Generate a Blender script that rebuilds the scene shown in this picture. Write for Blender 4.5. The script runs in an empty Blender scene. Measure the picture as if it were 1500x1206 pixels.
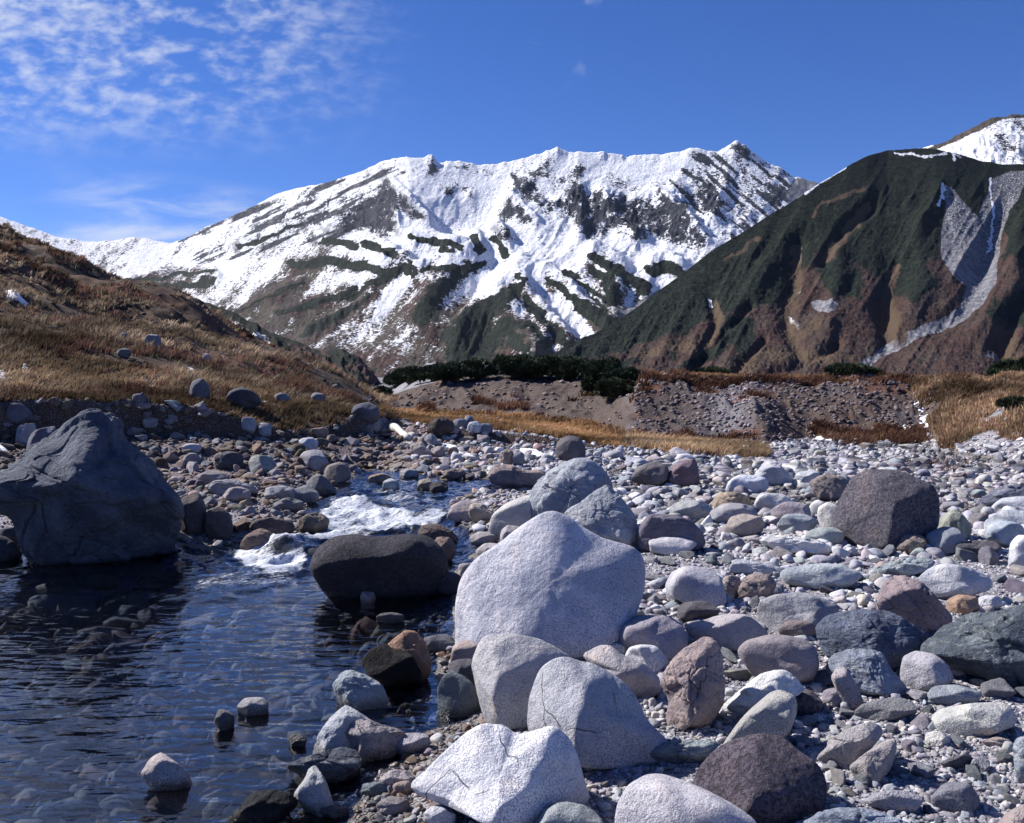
import bpy, bmesh, math, random
import numpy as np
from mathutils import Vector
R = math.radians
S = bpy.context.scene
COL = S.collection
# ------------------------------------------------------------------ camera, world, sun, exposure
F = 1440.0            # focal length in photo pixels (photo 1500 x 1206)
CAMH = 2.4
HOR = 545.0
TH = math.atan((603 - HOR) / F)
cam_d = bpy.data.cameras.new('camera'); cam = bpy.data.objects.new('camera', cam_d); COL.objects.link(cam)
cam.location = (0, 0, CAMH); cam.rotation_euler = (R(90) - TH, 0, 0)
cam_d.sensor_width = 36.0; cam_d.lens = 36.0 * F / 1500.0
cam_d.clip_start = 0.1; cam_d.clip_end = 20000
S.camera = cam
SUN_EL, SUN_AZ = 41.0, -68.0     # azimuth measured from +Y towards +X
sd = Vector((math.cos(R(SUN_EL)) * math.sin(R(SUN_AZ)), math.cos(R(SUN_EL)) * math.cos(R(SUN_AZ)), math.sin(R(SUN_EL))))
sun_d = bpy.data.lights.new('sun', 'SUN'); sun = bpy.data.objects.new('sun', sun_d); COL.objects.link(sun)
sun_d.energy = 5.0; sun_d.angle = R(0.53); sun_d.color = (1.0, 0.955, 0.90)
sun.rotation_euler = sd.to_track_quat('Z', 'Y').to_euler(); sun.location = sd * 50
W = bpy.data.worlds.new('World'); S.world = W; W.use_nodes = True
def world():
    nt = W.node_tree; nt.nodes.clear(); L = nt.links
    n = lambda t: nt.nodes.new(t)
    sky = n('ShaderNodeTexSky'); sky.sky_type = 'NISHITA'; sky.sun_disc = False
    sky.sun_elevation = R(SUN_EL); sky.sun_rotation = R(SUN_AZ); sky.altitude = 2300; sky.air_density = 1.0; sky.dust_density = 0.15; sky.ozone_density = 3.5
    bg = n('ShaderNodeBackground'); bg.inputs['Strength'].default_value = 0.064
    out = n('ShaderNodeOutputWorld')
    tc = n('ShaderNodeTexCoord')
    sep = n('ShaderNodeSeparateXYZ'); L.new(tc.outputs['Generated'], sep.inputs[0])
    def M(op, a, b=None, c=None):
        m = n('ShaderNodeMath'); m.operation = op
        for i, v in enumerate((a, b, c)):
            if v is None: continue
            if isinstance(v, (int, float)): m.inputs[i].default_value = v
            else: L.new(v, m.inputs[i])
        return m.outputs[0]
    # cloud sheet: the direction is carried to a plane overhead
    x, y, z = sep.outputs
    zz = M('ADD', M('MAXIMUM', z, 0.0), 0.03)
    u = M('DIVIDE', x, zz); v = M('DIVIDE', y, zz)
    def sm(val, a, b):
        m = n('ShaderNodeMapRange'); m.interpolation_type = 'SMOOTHSTEP'
        L.new(val, m.inputs[0]); m.inputs[1].default_value = a; m.inputs[2].default_value = b
        return m.outputs[0]
    az = M('DIVIDE', x, y); el = M('DIVIDE', z, y)
    def noise(uv, sx, sy, sc, det, rough, rot=0.0, dist=0.0, w=0.0):
        mp = n('ShaderNodeMapping'); mp.inputs['Scale'].default_value = (sx, sy, 1); mp.inputs['Rotation'].default_value = (0, 0, rot)
        mp.inputs['Location'].default_value = (w, w * .7, 0)
        L.new(uv, mp.inputs[0]); t = n('ShaderNodeTexNoise'); t.inputs['Scale'].default_value = sc
        t.inputs['Detail'].default_value = det; t.inputs['Roughness'].default_value = rough; t.inputs['Distortion'].default_value = dist
        L.new(mp.outputs[0], t.inputs[0]); return t.outputs[0]
    cmb = n('ShaderNodeCombineXYZ'); L.new(az, cmb.inputs[0]); L.new(el, cmb.inputs[1])
    uv = cmb.outputs[0]
    # upper-left field of altocumulus
    n1 = noise(uv, 1, 1.9, 36, 4, .55, R(24), .2)
    n2 = noise(uv, 1, 1.3, 5.5, 3, .5, R(20), .2, 4.2)
    reg = M('MULTIPLY', sm(el, .20, .30), M('SUBTRACT', 1.0, sm(M('ADD', az, M('MULTIPLY', el, -.25)), -.40, -.14)))
    c1 = M('MULTIPLY', sm(M('ADD', n1, M('ADD', M('MULTIPLY', M('SUBTRACT', n2, .5), .8), M('MULTIPLY', M('ADD', az, .22), -.45))), .37, .92), reg)
    reg2 = M('MULTIPLY', sm(el, .27, .33), M('SUBTRACT', 1.0, sm(az, .0, .2)))
    c1b = M('MULTIPLY', M('MULTIPLY', sm(noise(uv, 1, 1.6, 17, 4, .55, R(10), .3, 9.0), .60, .80), reg2), .45)
    # low streak veil above the left ridge
    n3 = noise(uv, 1, 4.2, 7.5, 6, .62, R(-14), .4, 2.0)
    li = M('ADD', el, M('MULTIPLY', az, .16))      # tilted band
    b = M('MULTIPLY', sm(li, .045, .105), M('SUBTRACT', 1.0, sm(li, .115, .150)))
    b = M('MULTIPLY', b, M('MULTIPLY', sm(az, -.52, -.34), M('SUBTRACT', 1.0, sm(az, -.28, -.10))))
    c2 = M('MULTIPLY', M('MULTIPLY', sm(n3, .40, .74), b), .62)
    b3 = M('MULTIPLY', M('MULTIPLY', sm(el, .115, .135), M('SUBTRACT', 1.0, sm(el, .14, .155))), M('MULTIPLY', sm(az, -.50, -.44), M('SUBTRACT', 1.0, sm(az, -.38, -.3))))
    c3 = M('MULTIPLY', M('MULTIPLY', sm(n3, .3, .6), b3), .5)
    tot = M('MINIMUM', M('ADD', M('ADD', M('MULTIPLY', c1, .85), c1b), M('ADD', c2, c3)), .9)
    tot = M('MULTIPLY', tot, sm(y, 0.0, .3))
    hs = n('ShaderNodeHueSaturation'); hs.inputs['Saturation'].default_value = 1.20; L.new(sky.outputs[0], hs.inputs['Color'])
    tint = n('ShaderNodeMix'); tint.data_type = 'RGBA'; tint.blend_type = 'MULTIPLY'; tint.inputs[0].default_value = 1.0
    L.new(hs.outputs[0], tint.inputs[6]); tint.inputs[7].default_value = (0.88, 0.90, 1.30, 1)
    mx = n('ShaderNodeMix'); mx.data_type = 'RGBA'; L.new(tot, mx.inputs[0]); L.new(tint.outputs[2], mx.inputs[6])
    mx.inputs[7].default_value = (7.6, 8.1, 9.3, 1)
    L.new(mx.outputs[2], bg.inputs[0]); L.new(bg.outputs[0], out.inputs[0])
world()
S.view_settings.view_transform = 'Standard'; S.view_settings.look = 'None'
S.view_settings.exposure = 0.68; S.view_settings.gamma = 1.0
S.render.engine = 'CYCLES'
S.cycles.transparent_max_bounces = 8; S.cycles.max_bounces = 6; S.cycles.diffuse_bounces = 1
S.cycles.caustics_reflective = False; S.cycles.caustics_refractive = False

# ------------------------------------------------------------------ numeric helpers
ct, st = math.cos(TH), math.sin(TH)
def proj(P):
    d = P[:, 1] * ct - (P[:, 2] - CAMH) * st
    u = P[:, 1] * st + (P[:, 2] - CAMH) * ct
    return 750 + F * P[:, 0] / d, 603 - F * u / d, d
def ray(px, py):
    a = (np.asarray(px, float) - 750) / F; v = (603 - np.asarray(py, float)) / F
    return a, ct + v * st, -st + v * ct
def unproj_y(px, py, y):
    a, dy, dz = ray(px, py); t = y / dy
    return np.stack([a * t, dy * t, CAMH + dz * t], -1)
def zof(py, d):
    a, dy, dz = ray(0, py); return CAMH + d * dz / dy
def hsh(ix, iy, iz, seed):
    h = (ix.astype(np.int64) * 374761393 + iy.astype(np.int64) * 668265263 + iz.astype(np.int64) * 2147483647 + seed * 974711) & 0xffffffff
    h = ((h ^ (h >> 13)) * 1274126177) & 0xffffffff
    h = ((h ^ (h >> 16)) * 2246822519) & 0xffffffff
    return ((h ^ (h >> 15)) & 0xffff) / 32767.5 - 1.0
def vnoise(x, y, z=None, seed=0):
    x = np.asarray(x, float); y = np.asarray(y, float)
    z = np.zeros_like(x) if z is None else np.asarray(z, float)
    ix, iy, iz = np.floor(x), np.floor(y), np.floor(z)
    fx, fy, fz = x - ix, y - iy, z - iz
    fx = fx * fx * fx * (fx * (fx * 6 - 15) + 10); fy = fy * fy * fy * (fy * (fy * 6 - 15) + 10); fz = fz * fz * fz * (fz * (fz * 6 - 15) + 10)
    def l(a, b, t): return a + (b - a) * t
    flat = not np.any(fz)
    def pl(k):
        return l(l(hsh(ix, iy, iz + k, seed), hsh(ix + 1, iy, iz + k, seed), fx), l(hsh(ix, iy + 1, iz + k, seed), hsh(ix + 1, iy + 1, iz + k, seed), fx), fy)
    if flat: return pl(0)
    return l(pl(0), pl(1), fz)
def fbm(x, y, z=None, o=4, seed=0, g=.5, ridged=False):
    s = 0; a = 1.0; t = 0; f = 1.0
    for k in range(o):
        v = vnoise(x * f + 17.3 * k, y * f - 9.1 * k, None if z is None else z * f + 5.7 * k, seed + k * 31)
        if ridged: v = 1 - 2 * np.abs(v)
        s = s + a * v; t += a; a *= g; f *= 2.03
    return s / t
def smooth(x, a, b):
    t = np.clip((x - a) / (b - a), 0, 1); return t * t * (3 - 2 * t)
def seg_dist(px, py, pts):
    best = np.full(np.shape(px), 1e9)
    for (x0, y0), (x1, y1) in zip(pts[:-1], pts[1:]):
        dx, dy = x1 - x0, y1 - y0; t = np.clip(((px - x0) * dx + (py - y0) * dy) / (dx * dx + dy * dy + 1e-9), 0, 1)
        best = np.minimum(best, np.hypot(px - x0 - t * dx, py - y0 - t * dy))
    return best
def poly_sd(px, py, pts):
    """signed distance, negative inside"""
    d = seg_dist(px, py, list(pts) + [pts[0]])
    ins = np.zeros(np.shape(px), bool); n = len(pts); j = n - 1
    for i in range(n):
        xi, yi = pts[i]; xj, yj = pts[j]
        c = ((yi > py) != (yj > py)) & (px < (xj - xi) * (py - yi) / ((yj - yi) if yj != yi else 1e-9) + xi)
        ins ^= c; j = i
    return np.where(ins, -d, d)

# ------------------------------------------------------------------ mesh + object helpers
def link(o, parent=None):
    COL.objects.link(o)
    if parent: o.parent = parent
    return o
def props(o, label=None, cat=None, group=None, kind=None):
    if label: o['label'] = label
    if cat: o['category'] = cat
    if group: o['group'] = group
    if kind: o['kind'] = kind
    return o
def raw_mesh(name, co, faces, mat, smooth_=True):
    """faces: (n,3) or (n,4) int array"""
    me = bpy.data.meshes.new(name); co = np.ascontiguousarray(co, dtype=np.float32); faces = np.ascontiguousarray(faces, dtype=np.int32)
    k = faces.shape[1]; n = len(faces)
    me.vertices.add(len(co)); me.vertices.foreach_set('co', co.ravel())
    me.loops.add(n * k); me.loops.foreach_set('vertex_index', faces.ravel())
    me.polygons.add(n); me.polygons.foreach_set('loop_start', np.arange(0, n * k, k, dtype=np.int32))
    me.update(calc_edges=True); me.validate()
    if smooth_: me.polygons.foreach_set('use_smooth', np.ones(n, bool))
    if mat: me.materials.append(mat)
    return me
def fattr(me, name, arr):
    a = me.attributes.new(name, 'FLOAT', 'POINT'); a.data.foreach_set('value', np.ascontiguousarray(arr, dtype=np.float32).ravel())
def cattr(me, name, rgb):
    a = me.attributes.new(name, 'FLOAT_COLOR', 'POINT'); c = np.ones((len(rgb), 4), np.float32); c[:, :3] = rgb
    a.data.foreach_set('color', c.ravel())
def grid_faces(nr, nc):
    i = np.arange(nr * nc).reshape(nr, nc)
    return np.stack([i[:-1, :-1].ravel(), i[:-1, 1:].ravel(), i[1:, 1:].ravel(), i[1:, :-1].ravel()], 1)

# ------------------------------------------------------------------ material helper
class NB:
    def __init__(s, name):
        s.m = bpy.data.materials.new(name); s.m.use_nodes = True; s.nt = s.m.node_tree; s.nt.nodes.clear()
        s.out = s.nt.nodes.new('ShaderNodeOutputMaterial')
    def n(s, t): return s.nt.nodes.new(t)
    def put(s, sock, v):
        if v is None: return
        if hasattr(v, 'is_linked') or hasattr(v, 'links'): s.nt.links.new(v, sock)
        elif isinstance(v, (tuple, list)) and len(v) == 3 and sock.type == 'RGBA': sock.default_value = (*v, 1)
        else: sock.default_value = v
    def math(s, op, a, b=None, c=None, clamp=False):
        m = s.n('ShaderNodeMath'); m.operation = op; m.use_clamp = clamp
        for i, v in enumerate((a, b, c)): s.put(m.inputs[i], v)
        return m.outputs[0]
    def sm(s, v, a, b, lo=0.0, hi=1.0):
        m = s.n('ShaderNodeMapRange'); m.interpolation_type = 'SMOOTHSTEP'; s.put(m.inputs[0], v)
        s.put(m.inputs[1], a); s.put(m.inputs[2], b); s.put(m.inputs[3], lo); s.put(m.inputs[4], hi); return m.outputs[0]
    def mix(s, f, a, b, bt='MIX'):
        m = s.n('ShaderNodeMix'); m.data_type = 'RGBA'; m.blend_type = bt; m.clamp_factor = True
        s.put(m.inputs[0], f); s.put(m.inputs[6], a); s.put(m.inputs[7], b); return m.outputs[2]
    def coord(s, which='Object', scale=(1, 1, 1), rot=(0, 0, 0), loc=(0, 0, 0)):
        if which == 'Pos': c = s.n('ShaderNodeNewGeometry').outputs['Position']
        else: c = s.n('ShaderNodeTexCoord').outputs[which]
        mp = s.n('ShaderNodeMapping'); mp.inputs['Scale'].default_value = scale; mp.inputs['Rotation'].default_value = rot; mp.inputs['Location'].default_value = loc
        s.put(mp.inputs[0], c); return mp.outputs[0]
    def noise(s, vec, sc, det=3, rough=.55, dist=0.0, out=0):
        t = s.n('ShaderNodeTexNoise'); s.put(t.inputs['Vector'], vec); t.inputs['Scale'].default_value = sc
        t.inputs['Detail'].default_value = det; t.inputs['Roughness'].default_value = rough; t.inputs['Distortion'].default_value = dist
        return t.outputs[out]
    def vor(s, vec, sc, feat='F1', out='Distance', rnd=1.0):
        t = s.n('ShaderNodeTexVoronoi'); t.feature = feat; s.put(t.inputs['Vector'], vec); t.inputs['Scale'].default_value = sc
        t.inputs['Randomness'].default_value = rnd; return t.outputs[out]
    def attr(s, name, out='Fac'):
        a = s.n('ShaderNodeAttribute'); a.attribute_name = name; return a.outputs[out]
    def bump(s, h, dist, strength=1.0, nrm=None):
        b = s.n('ShaderNodeBump'); b.inputs['Strength'].default_value = strength; b.inputs['Distance'].default_value = dist
        s.put(b.inputs['Height'], h); s.put(b.inputs['Normal'], nrm); return b.outputs[0]
    def pbr(s, col, rough=.85, nrm=None, spec=.3, coat=None):
        p = s.n('ShaderNodeBsdfPrincipled'); s.put(p.inputs['Base Color'], col); s.put(p.inputs['Roughness'], rough)
        s.put(p.inputs['Normal'], nrm); s.put(p.inputs['Specular IOR Level'], spec); return p.outputs[0]
    def done(s, sh): s.nt.links.new(sh, s.out.inputs[0]); return s.m

# stream water level and river outline ---------------------------------------------------------
def ws(y):
    y = np.asarray(y, float)
    return .15 * smooth(y, 12.0, 16.5)
RIVPX = [(-700, 800), (0, 812), (240, 812), (345, 800), (405, 797), (452, 778), (470, 765), (448, 752), (480, 728), (500, 712), (520, 700),
         (540, 688), (560, 692), (640, 702), (760, 709), (800, 716), (800, 724), (700, 724), (660, 738), (655, 752), (668, 762), (690, 785), (705, 800), (690, 815),
         (668, 850), (668, 900), (664, 945), (640, 965), (650, 1005), (690, 1040), (690, 1058), (640, 1070), (610, 1085), (590, 1110), (545, 1140), (530, 1175), (515, 1206), (450, 1400), (-900, 1500)]
def _riv():
    o = []
    for px, py in RIVPX:
        y = 10.0
        for _ in range(30):
            a, dy, dz = ray(px, py); yn = (CAMH - float(ws(y))) / (-dz / dy); y = .5 * y + .5 * yn
        o.append((float((px - 750) / F * y / dy), float(y)))
    return o
RIV = _riv()
# terrain feature lines, one row per column of the view: px, then (distance, z) for toe, edge, shelf, crest, back
def Z(py, d): return float(zof(py, d))
KEY = {
 -1800: [(17, .6), (19, 1.6), (22, 1.9), (75, 24), (120, 20)],
 -400: [(15.5, .6), (18.5, Z(578, 18.5)), (22, Z(566, 22)), (78, Z(165, 78)), (120, 10)],
 0:    [(16.5, .5), (20, Z(584, 20)), (22, Z(576, 22)), (75, Z(337, 75)), (115, 6)],
 120:  [(17.5, .45), (21, Z(588, 21)), (23, Z(579, 23)), (72, Z(384, 72)), (110, 4)],
 250:  [(18.5, .42), (22, Z(592, 22)), (24.5, Z(580, 24.5)), (70, Z(437, 70)), (100, 1)],
 400:  [(19.3, .42), (23.5, Z(602, 23.5)), (27, Z(588, 27)), (65, Z(505, 65)), (95, -1)],
 500:  [(20.6, .44), (25, Z(608, 25)), (30, Z(594, 30)), (60, Z(556, 60)), (90, -1)],
 550:  [(21.5, .44), (26, Z(612, 26)), (36, Z(598, 36)), (55, Z(578, 55)), (80, -.5)],
 575:  [(22, .46), (34, Z(616, 34)), (42, Z(604, 42)), (52, Z(580, 52)), (80, 0)],
 620:  [(22.5, .46), (30, Z(628, 30)), (42, Z(608, 42)), (52, Z(566, 52)), (70, 2.0)],
 650:  [(25, Z(664, 25)), (27, Z(632, 27)), (42, Z(611, 42)), (52, Z(560, 52)), (70, 2.1)],
 720:  [(25, Z(666, 25)), (27, Z(634, 27)), (42, Z(613, 42)), (52, Z(550, 52)), (70, 2.1)],
 800:  [(25, Z(668, 25)), (27, Z(642, 27)), (41, Z(622, 41)), (51, Z(552, 51)), (70, 2.1)],
 860:  [(25, Z(670, 25)), (27, Z(651, 27)), (39, Z(632, 39)), (49, Z(556, 49)), (70, 2.1)],
 925:  [(25, Z(676, 25)), (27, Z(661, 27)), (34, Z(646, 34)), (44, Z(560, 44)), (70, 2.1)],
 950:  [(25, Z(676, 25)), (27, Z(664, 27)), (33, Z(648, 33)), (42, Z(552, 42)), (80, Z(547, 80))],
 1050: [(25, Z(682, 25)), (28, Z(664, 28)), (33, Z(652, 33)), (42, Z(553, 42)), (80, Z(548, 80))],
 1110: [(25, Z(684, 25)), (29, Z(664, 29)), (32, Z(652, 32)), (42, Z(560, 42)), (80, Z(550, 80))],
 1180: [(25, Z(684, 25)), (29, Z(666, 29)), (34, Z(645, 34)), (43, Z(556, 43)), (80, Z(551, 80))],
 1250: [(25, Z(684, 25)), (29, Z(665, 29)), (34, Z(642, 34)), (42, Z(548, 42)), (80, Z(550, 80))],
 1320: [(25, Z(684, 25)), (29, Z(662, 29)), (34, Z(638, 34)), (43, Z(556, 43)), (80, Z(551, 80))],
 1350: [(25, Z(684, 25)), (28, Z(662, 28)), (34, Z(640, 34)), (42, Z(560, 42)), (80, Z(551, 80))],
 1400: [(23, Z(694, 23)), (27, Z(668, 27)), (29.5, Z(636, 29.5)), (41, Z(560, 41)), (80, Z(552, 80))],
 1450: [(22, Z(704, 22)), (25, Z(684, 25)), (29.5, Z(608, 29.5)), (39, Z(562, 39)), (80, Z(552, 80))],
 1500: [(21, Z(710, 21)), (23.5, Z(694, 23.5)), (28.5, Z(592, 28.5)), (38, Z(558, 38)), (80, Z(552, 80))],
 1800: [(18, .4), (21, .6), (27, 1.9), (37, 2.4), (80, 2.4)],
 3400: [(18, .4), (21, .6), (27, 1.9), (37, 2.4), (80, 2.4)]}
KX = np.array(sorted(KEY)); KD = [np.array([KEY[k][i][0] for k in KX], float) for i in range(5)]; KZ = [np.array([KEY[k][i][1] for k in KX], float) for i in range(5)]
def terrain(x, y, fine=True):
    """returns z, k (fractional feature index), sd to river (m, negative inside)"""
    x = np.asarray(x, float); y = np.asarray(y, float)
    px = 750 + F * x / np.maximum(y, .5)
    pw = px + 14 * vnoise(x * .35, y * .35, seed=5)
    fd = [np.full(x.shape, .5), np.full(x.shape, 6.0), np.full(x.shape, 12.0)] + [np.interp(pw, KX, a) for a in KD] + [np.full(x.shape, 260.0), np.full(x.shape, 4200.0)]
    fz = [np.full(x.shape, .10), np.full(x.shape, .12), .17 + .06 * smooth(px, 700, 1300)] + [np.interp(pw, KX, a) for a in KZ] + [np.full(x.shape, 1.0), np.full(x.shape, -40.0)]
    z = fz[0] + 0 * x; k = np.zeros(x.shape)
    for i in range(len(fd) - 1):
        t = (y - fd[i]) / (fd[i + 1] - fd[i]); m = t > 0
        tt = np.clip(t, 0, 1)
        k = np.where(m, i + tt, k)
        if i in (4,): tt = tt ** 0.8
        if i == 3: lb = np.maximum(1 - smooth(px, 545, 600), smooth(px, 630, 650) * (1 - smooth(px, 860, 930))); tt = tt * (1 - lb) + lb * (.45 * tt + .55 * smooth(tt, .93, 1.0))
        z = np.where(m, fz[i] + (fz[i + 1] - fz[i]) * tt, z)
    sdr = poly_sd(x, y, RIV)
    if fine:
        hill = smooth(k, 5, 5.5) * (1 - smooth(k, 7.0, 7.3)) * (1 - smooth(px, 480, 600))
        z = z + hill * (1.9 * fbm(x * .15, y * .13, o=4, seed=11) + .16 * fbm(x * .9, y * .7, o=3, seed=12))
        face = smooth(k, 5.0, 5.3) * (1 - smooth(k, 5.9, 6.1)) * smooth(px, 560, 620)
        z = z + face * (.34 * fbm(px / 75 + .5 * z + .3 * vnoise(px / 30, y * .3, seed=19), y * .2, o=4, seed=21, ridged=True) + .55 * np.exp(-np.abs((px - 1100 + 14 * (z - 1.0)) / 34)) * np.clip((2.4 - z) / 2, 0, 1) + .16 * fbm(x * 1.3, y * 1.1, o=3, seed=22))
        bank = smooth(k, 3.0, 3.3) * (1 - smooth(k, 4.0, 4.15)) * (1 - smooth(px, 545, 600))
        z = z + bank * (.16 * fbm(x * .9, y * .8, o=4, seed=23))
        z = z + smooth(k, 4, 4.3) * (1 - smooth(k, 7, 8)) * .05 * fbm(x * .8, y * .8, o=3, seed=14)
        z = z + (1 - smooth(k, 5, 5.4)) * (.035 * fbm(x * .5, y * .5, o=4, seed=15) + .03 * fbm(x * 2.4, y * 2.4, o=3, seed=16) + .008 * vnoise(x * 11, y * 11, seed=17))
    chan = ws(y) + np.where(sdr < 0, np.maximum(.42 * sdr, -.42), .16 * sdr + .25 * np.clip(sdr - .6, 0, 50)) + .015 + (.03 * fbm(x * 1.7, y * 1.7, o=3, seed=18) if fine else 0)
    z = np.where(y < 60, np.minimum(z, chan), z)
    return z, k, sdr
YS = np.concatenate([np.linspace(1.6, 12, 420), np.linspace(12.05, 50, 700), np.linspace(50.5, 120, 90)])
def hit(px, py):
    a, dy, dz = ray(px, py)
    X = a / dy * YS; Zr = CAMH + dz / dy * YS
    zt = terrain(X, YS)[0]; m = np.nonzero(zt >= Zr)[0]
    i = m[0] if len(m) else len(YS) - 1
    return float(X[i]), float(YS[i]), float(zt[i])
# ------------------------------------------------------------------ materials
def wetmask(b):
    pos = b.n('ShaderNodeNewGeometry').outputs['Position']; sp = b.n('ShaderNodeSeparateXYZ'); b.put(sp.inputs[0], pos)
    lvl = b.sm(sp.outputs[1], 12.0, 16.5, 0.0, .15)
    h = b.math('SUBTRACT', sp.outputs[2], lvl)
    h = b.math('ADD', h, b.math('MULTIPLY', b.math('SUBTRACT', b.noise(pos, 9, 2), .5), .05))
    return b.math('MULTIPLY', b.sm(h, .02, .10, 1.0, 0.0), b.sm(h, -.05, -.005))
def rock_mat(name, grain=.5, gscale=75, patch=.25, bumpd=.006, band=0, pit=0, vcol=False, crack=0.0, lichen=0.0, veins=0.0):
    b = NB(name); v = b.coord('Object' if not vcol else 'Pos')
    c = b.attr('Col', 'Color') if vcol else b.n('ShaderNodeObjectInfo').outputs['Color']
    big = b.noise(v, 2.3, 4, .6); c2 = b.mix(b.sm(big, .35, .68), b.mix(1.0, c, (1 - patch, 1 - patch * .95, 1 - patch * .8), 'MULTIPLY'), b.mix(1.0, c, (1 + patch * .35, 1 + patch * .3, 1 + patch * .25), 'MULTIPLY'))
    warm = b.noise(v, 5.1, 3, .5, 0, 1)
    wsep = b.n('ShaderNodeSeparateColor'); b.put(wsep.inputs[0], warm)
    c2 = b.mix(b.sm(wsep.outputs[0], .52, .72, 0, .35), c2, b.mix(1.0, c2, (1.12, .93, .78), 'MULTIPLY'))
    gv = b.sm(b.noise(v, 1.6, 4, .65), .36, .62, .35, 1.0); grain = b.math('MULTIPLY', gv, grain) ; g1 = b.noise(v, gscale, 2, .7); g2 = b.noise(v, gscale * .42, 3, .65)
    c3 = b.mix(b.math('MULTIPLY', b.sm(g1, .50, .58), grain), c2, b.mix(1.0, c2, (.32, .33, .38), 'MULTIPLY'))
    c3 = b.mix(b.math('MULTIPLY', b.sm(g2, .56, .70), b.math('MULTIPLY', grain, .7)), c3, b.mix(1.0, c2, (.55, .55, .60), 'MULTIPLY'))
    c3 = b.mix(b.math('MULTIPLY', b.sm(g1, .44, .36), b.math('MULTIPLY', grain, .6)), c3, b.mix(1.0, c2, (1.35, 1.33, 1.3), 'MULTIPLY'))
    h = b.math('ADD', b.math('MULTIPLY', b.noise(v, 11, 7, .66), 1.6), b.math('MULTIPLY', g1, .3))
    if band:
        vb = b.coord('Object' if not vcol else 'Pos', (1, 1, 3.2), (R(25), R(38), 0)); wv = b.noise(vb, band, 4, .6, .6)
        c3 = b.mix(b.sm(wv, .50, .66, 0, .6), c3, b.mix(1.0, c2, (1.5, 1.55, 1.5), 'MULTIPLY'))
        c3 = b.mix(b.sm(wv, .48, .36, 0, .5), c3, b.mix(1.0, c2, (.5, .5, .52), 'MULTIPLY')); h = b.math('ADD', h, b.math('MULTIPLY', wv, 1.2))
    if veins:
        vv = b.noise(b.coord('Object', (1, 1, 1), (.4, .9, .2)), 3.1, 5, .6, .8); d = b.math('ABSOLUTE', b.math('SUBTRACT', vv, .5))
        c3 = b.mix(b.sm(d, .012, .0, 0, veins), c3, (.55, .54, .50))
    if pit:
        p = b.noise(v, pit, 4, .75); ps = b.sm(p, .36, .50); h = b.math('ADD', h, b.math('MULTIPLY', ps, .7))
        c3 = b.mix(b.sm(p, .44, .34, 0, .5), c3, b.mix(1.0, c3, (.45, .45, .45), 'MULTIPLY'))
    if crack:
        vd = b.n('ShaderNodeVectorMath'); vd.operation = 'ADD'; b.put(vd.inputs[0], v)
        ns = b.n('ShaderNodeVectorMath'); ns.operation = 'SCALE'; b.put(ns.inputs[0], b.noise(v, 3, 3, .6, 0, 1)); ns.inputs[3].default_value = .14; b.put(vd.inputs[1], ns.outputs[0])
        e = b.vor(vd.outputs[0], crack, 'DISTANCE_TO_EDGE'); em = b.sm(e, .0, .007)
        br = b.sm(b.noise(v, 1.9, 2), .44, .50); em = b.math('MAXIMUM', em, br)
        c3 = b.mix(em, b.mix(1.0, c3, (.55, .54, .55), 'MULTIPLY'), c3); h = b.math('ADD', h, b.math('MULTIPLY', em, .6))
    if lichen:
        ln = b.noise(v, 14, 5, .7); c3 = b.mix(b.sm(ln, .60, .70, 0, lichen), c3, (.20, .21, .10))
    w = wetmask(b)
    c4 = b.mix(b.math('MULTIPLY', w, .8), c3, b.mix(1.0, c3, (.30, .27, .24), 'MULTIPLY'))
    rg = b.math('MULTIPLY_ADD', w, -.62, .88)
    return b.done(b.pbr(c4, rg, b.bump(h, bumpd * 1.7, 1.0), .35))
MAT = {
 'granite': rock_mat('granite', .8, 105, .32, .016),
 'granitecrack': rock_mat('granite_cracked', .8, 105, .30, .016, crack=1.5),
 'stone': rock_mat('plain_stone', .35, 90, .34, .018),
 'slate': rock_mat('banded_blue_stone', .3, 70, .36, .022, band=5, lichen=.25, veins=.3),
 'lava': rock_mat('purple_volcanic_rock', .25, 60, .3, .02, pit=34),
 'cracked': rock_mat('fractured_dark_rock', .3, 50, .4, .03, crack=2.1, veins=.12),
 'brown': rock_mat('iron_stained_stone', .35, 60, .42, .02, crack=1.6),
}
def pebble_mat():
    return rock_mat('mixed_pebbles', .35, 70, .2, .004, vcol=True)
def hit_plane(px, py):
    y = 10.0
    for _ in range(30):
        a, dy, dz = ray(px, py); y = .5 * y + .5 * (CAMH - float(ws(y))) / (-dz / dy) 
    return float((px - 750) / F * y / dy), float(y), float(ws(y))
# ------------------------------------------------------------------ rock geometry
ICO = {}
def ico(n):
    if n not in ICO:
        bm = bmesh.new(); bmesh.ops.create_icosphere(bm, subdivisions=n, radius=1.0)
        co = np.array([v.co[:] for v in bm.verts]); co /= np.linalg.norm(co, axis=1)[:, None]
        fa = np.array([[v.index for v in f.verts] for f in bm.faces]); bm.free(); ICO[n] = (co, fa)
    return ICO[n]
def hull_planes(pts):
    bm = bmesh.new()
    for p in pts: bm.verts.new(p)
    bmesh.ops.convex_hull(bm, input=bm.verts[:])
    bm.normal_update(); out = []
    for f in bm.faces:
        if f.calc_area() > 1e-9: out.append((*f.normal, f.normal.dot(f.verts[0].co)))
    bm.free(); P = np.array(out); P[P[:, 3] < 0] *= -1
    keep = []
    for q in P:          # merge nearly coplanar faces
        if all(np.dot(q[:3], r[:3]) < .985 for r in keep): keep.append(q)
    return np.array(keep)
def radial(dirs, P, p):
    d = np.maximum(dirs @ P[:, :3].T, 0) / np.maximum(P[:, 3], 1e-4)[None]
    return (d ** p).sum(1) ** (-1.0 / p)
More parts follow.
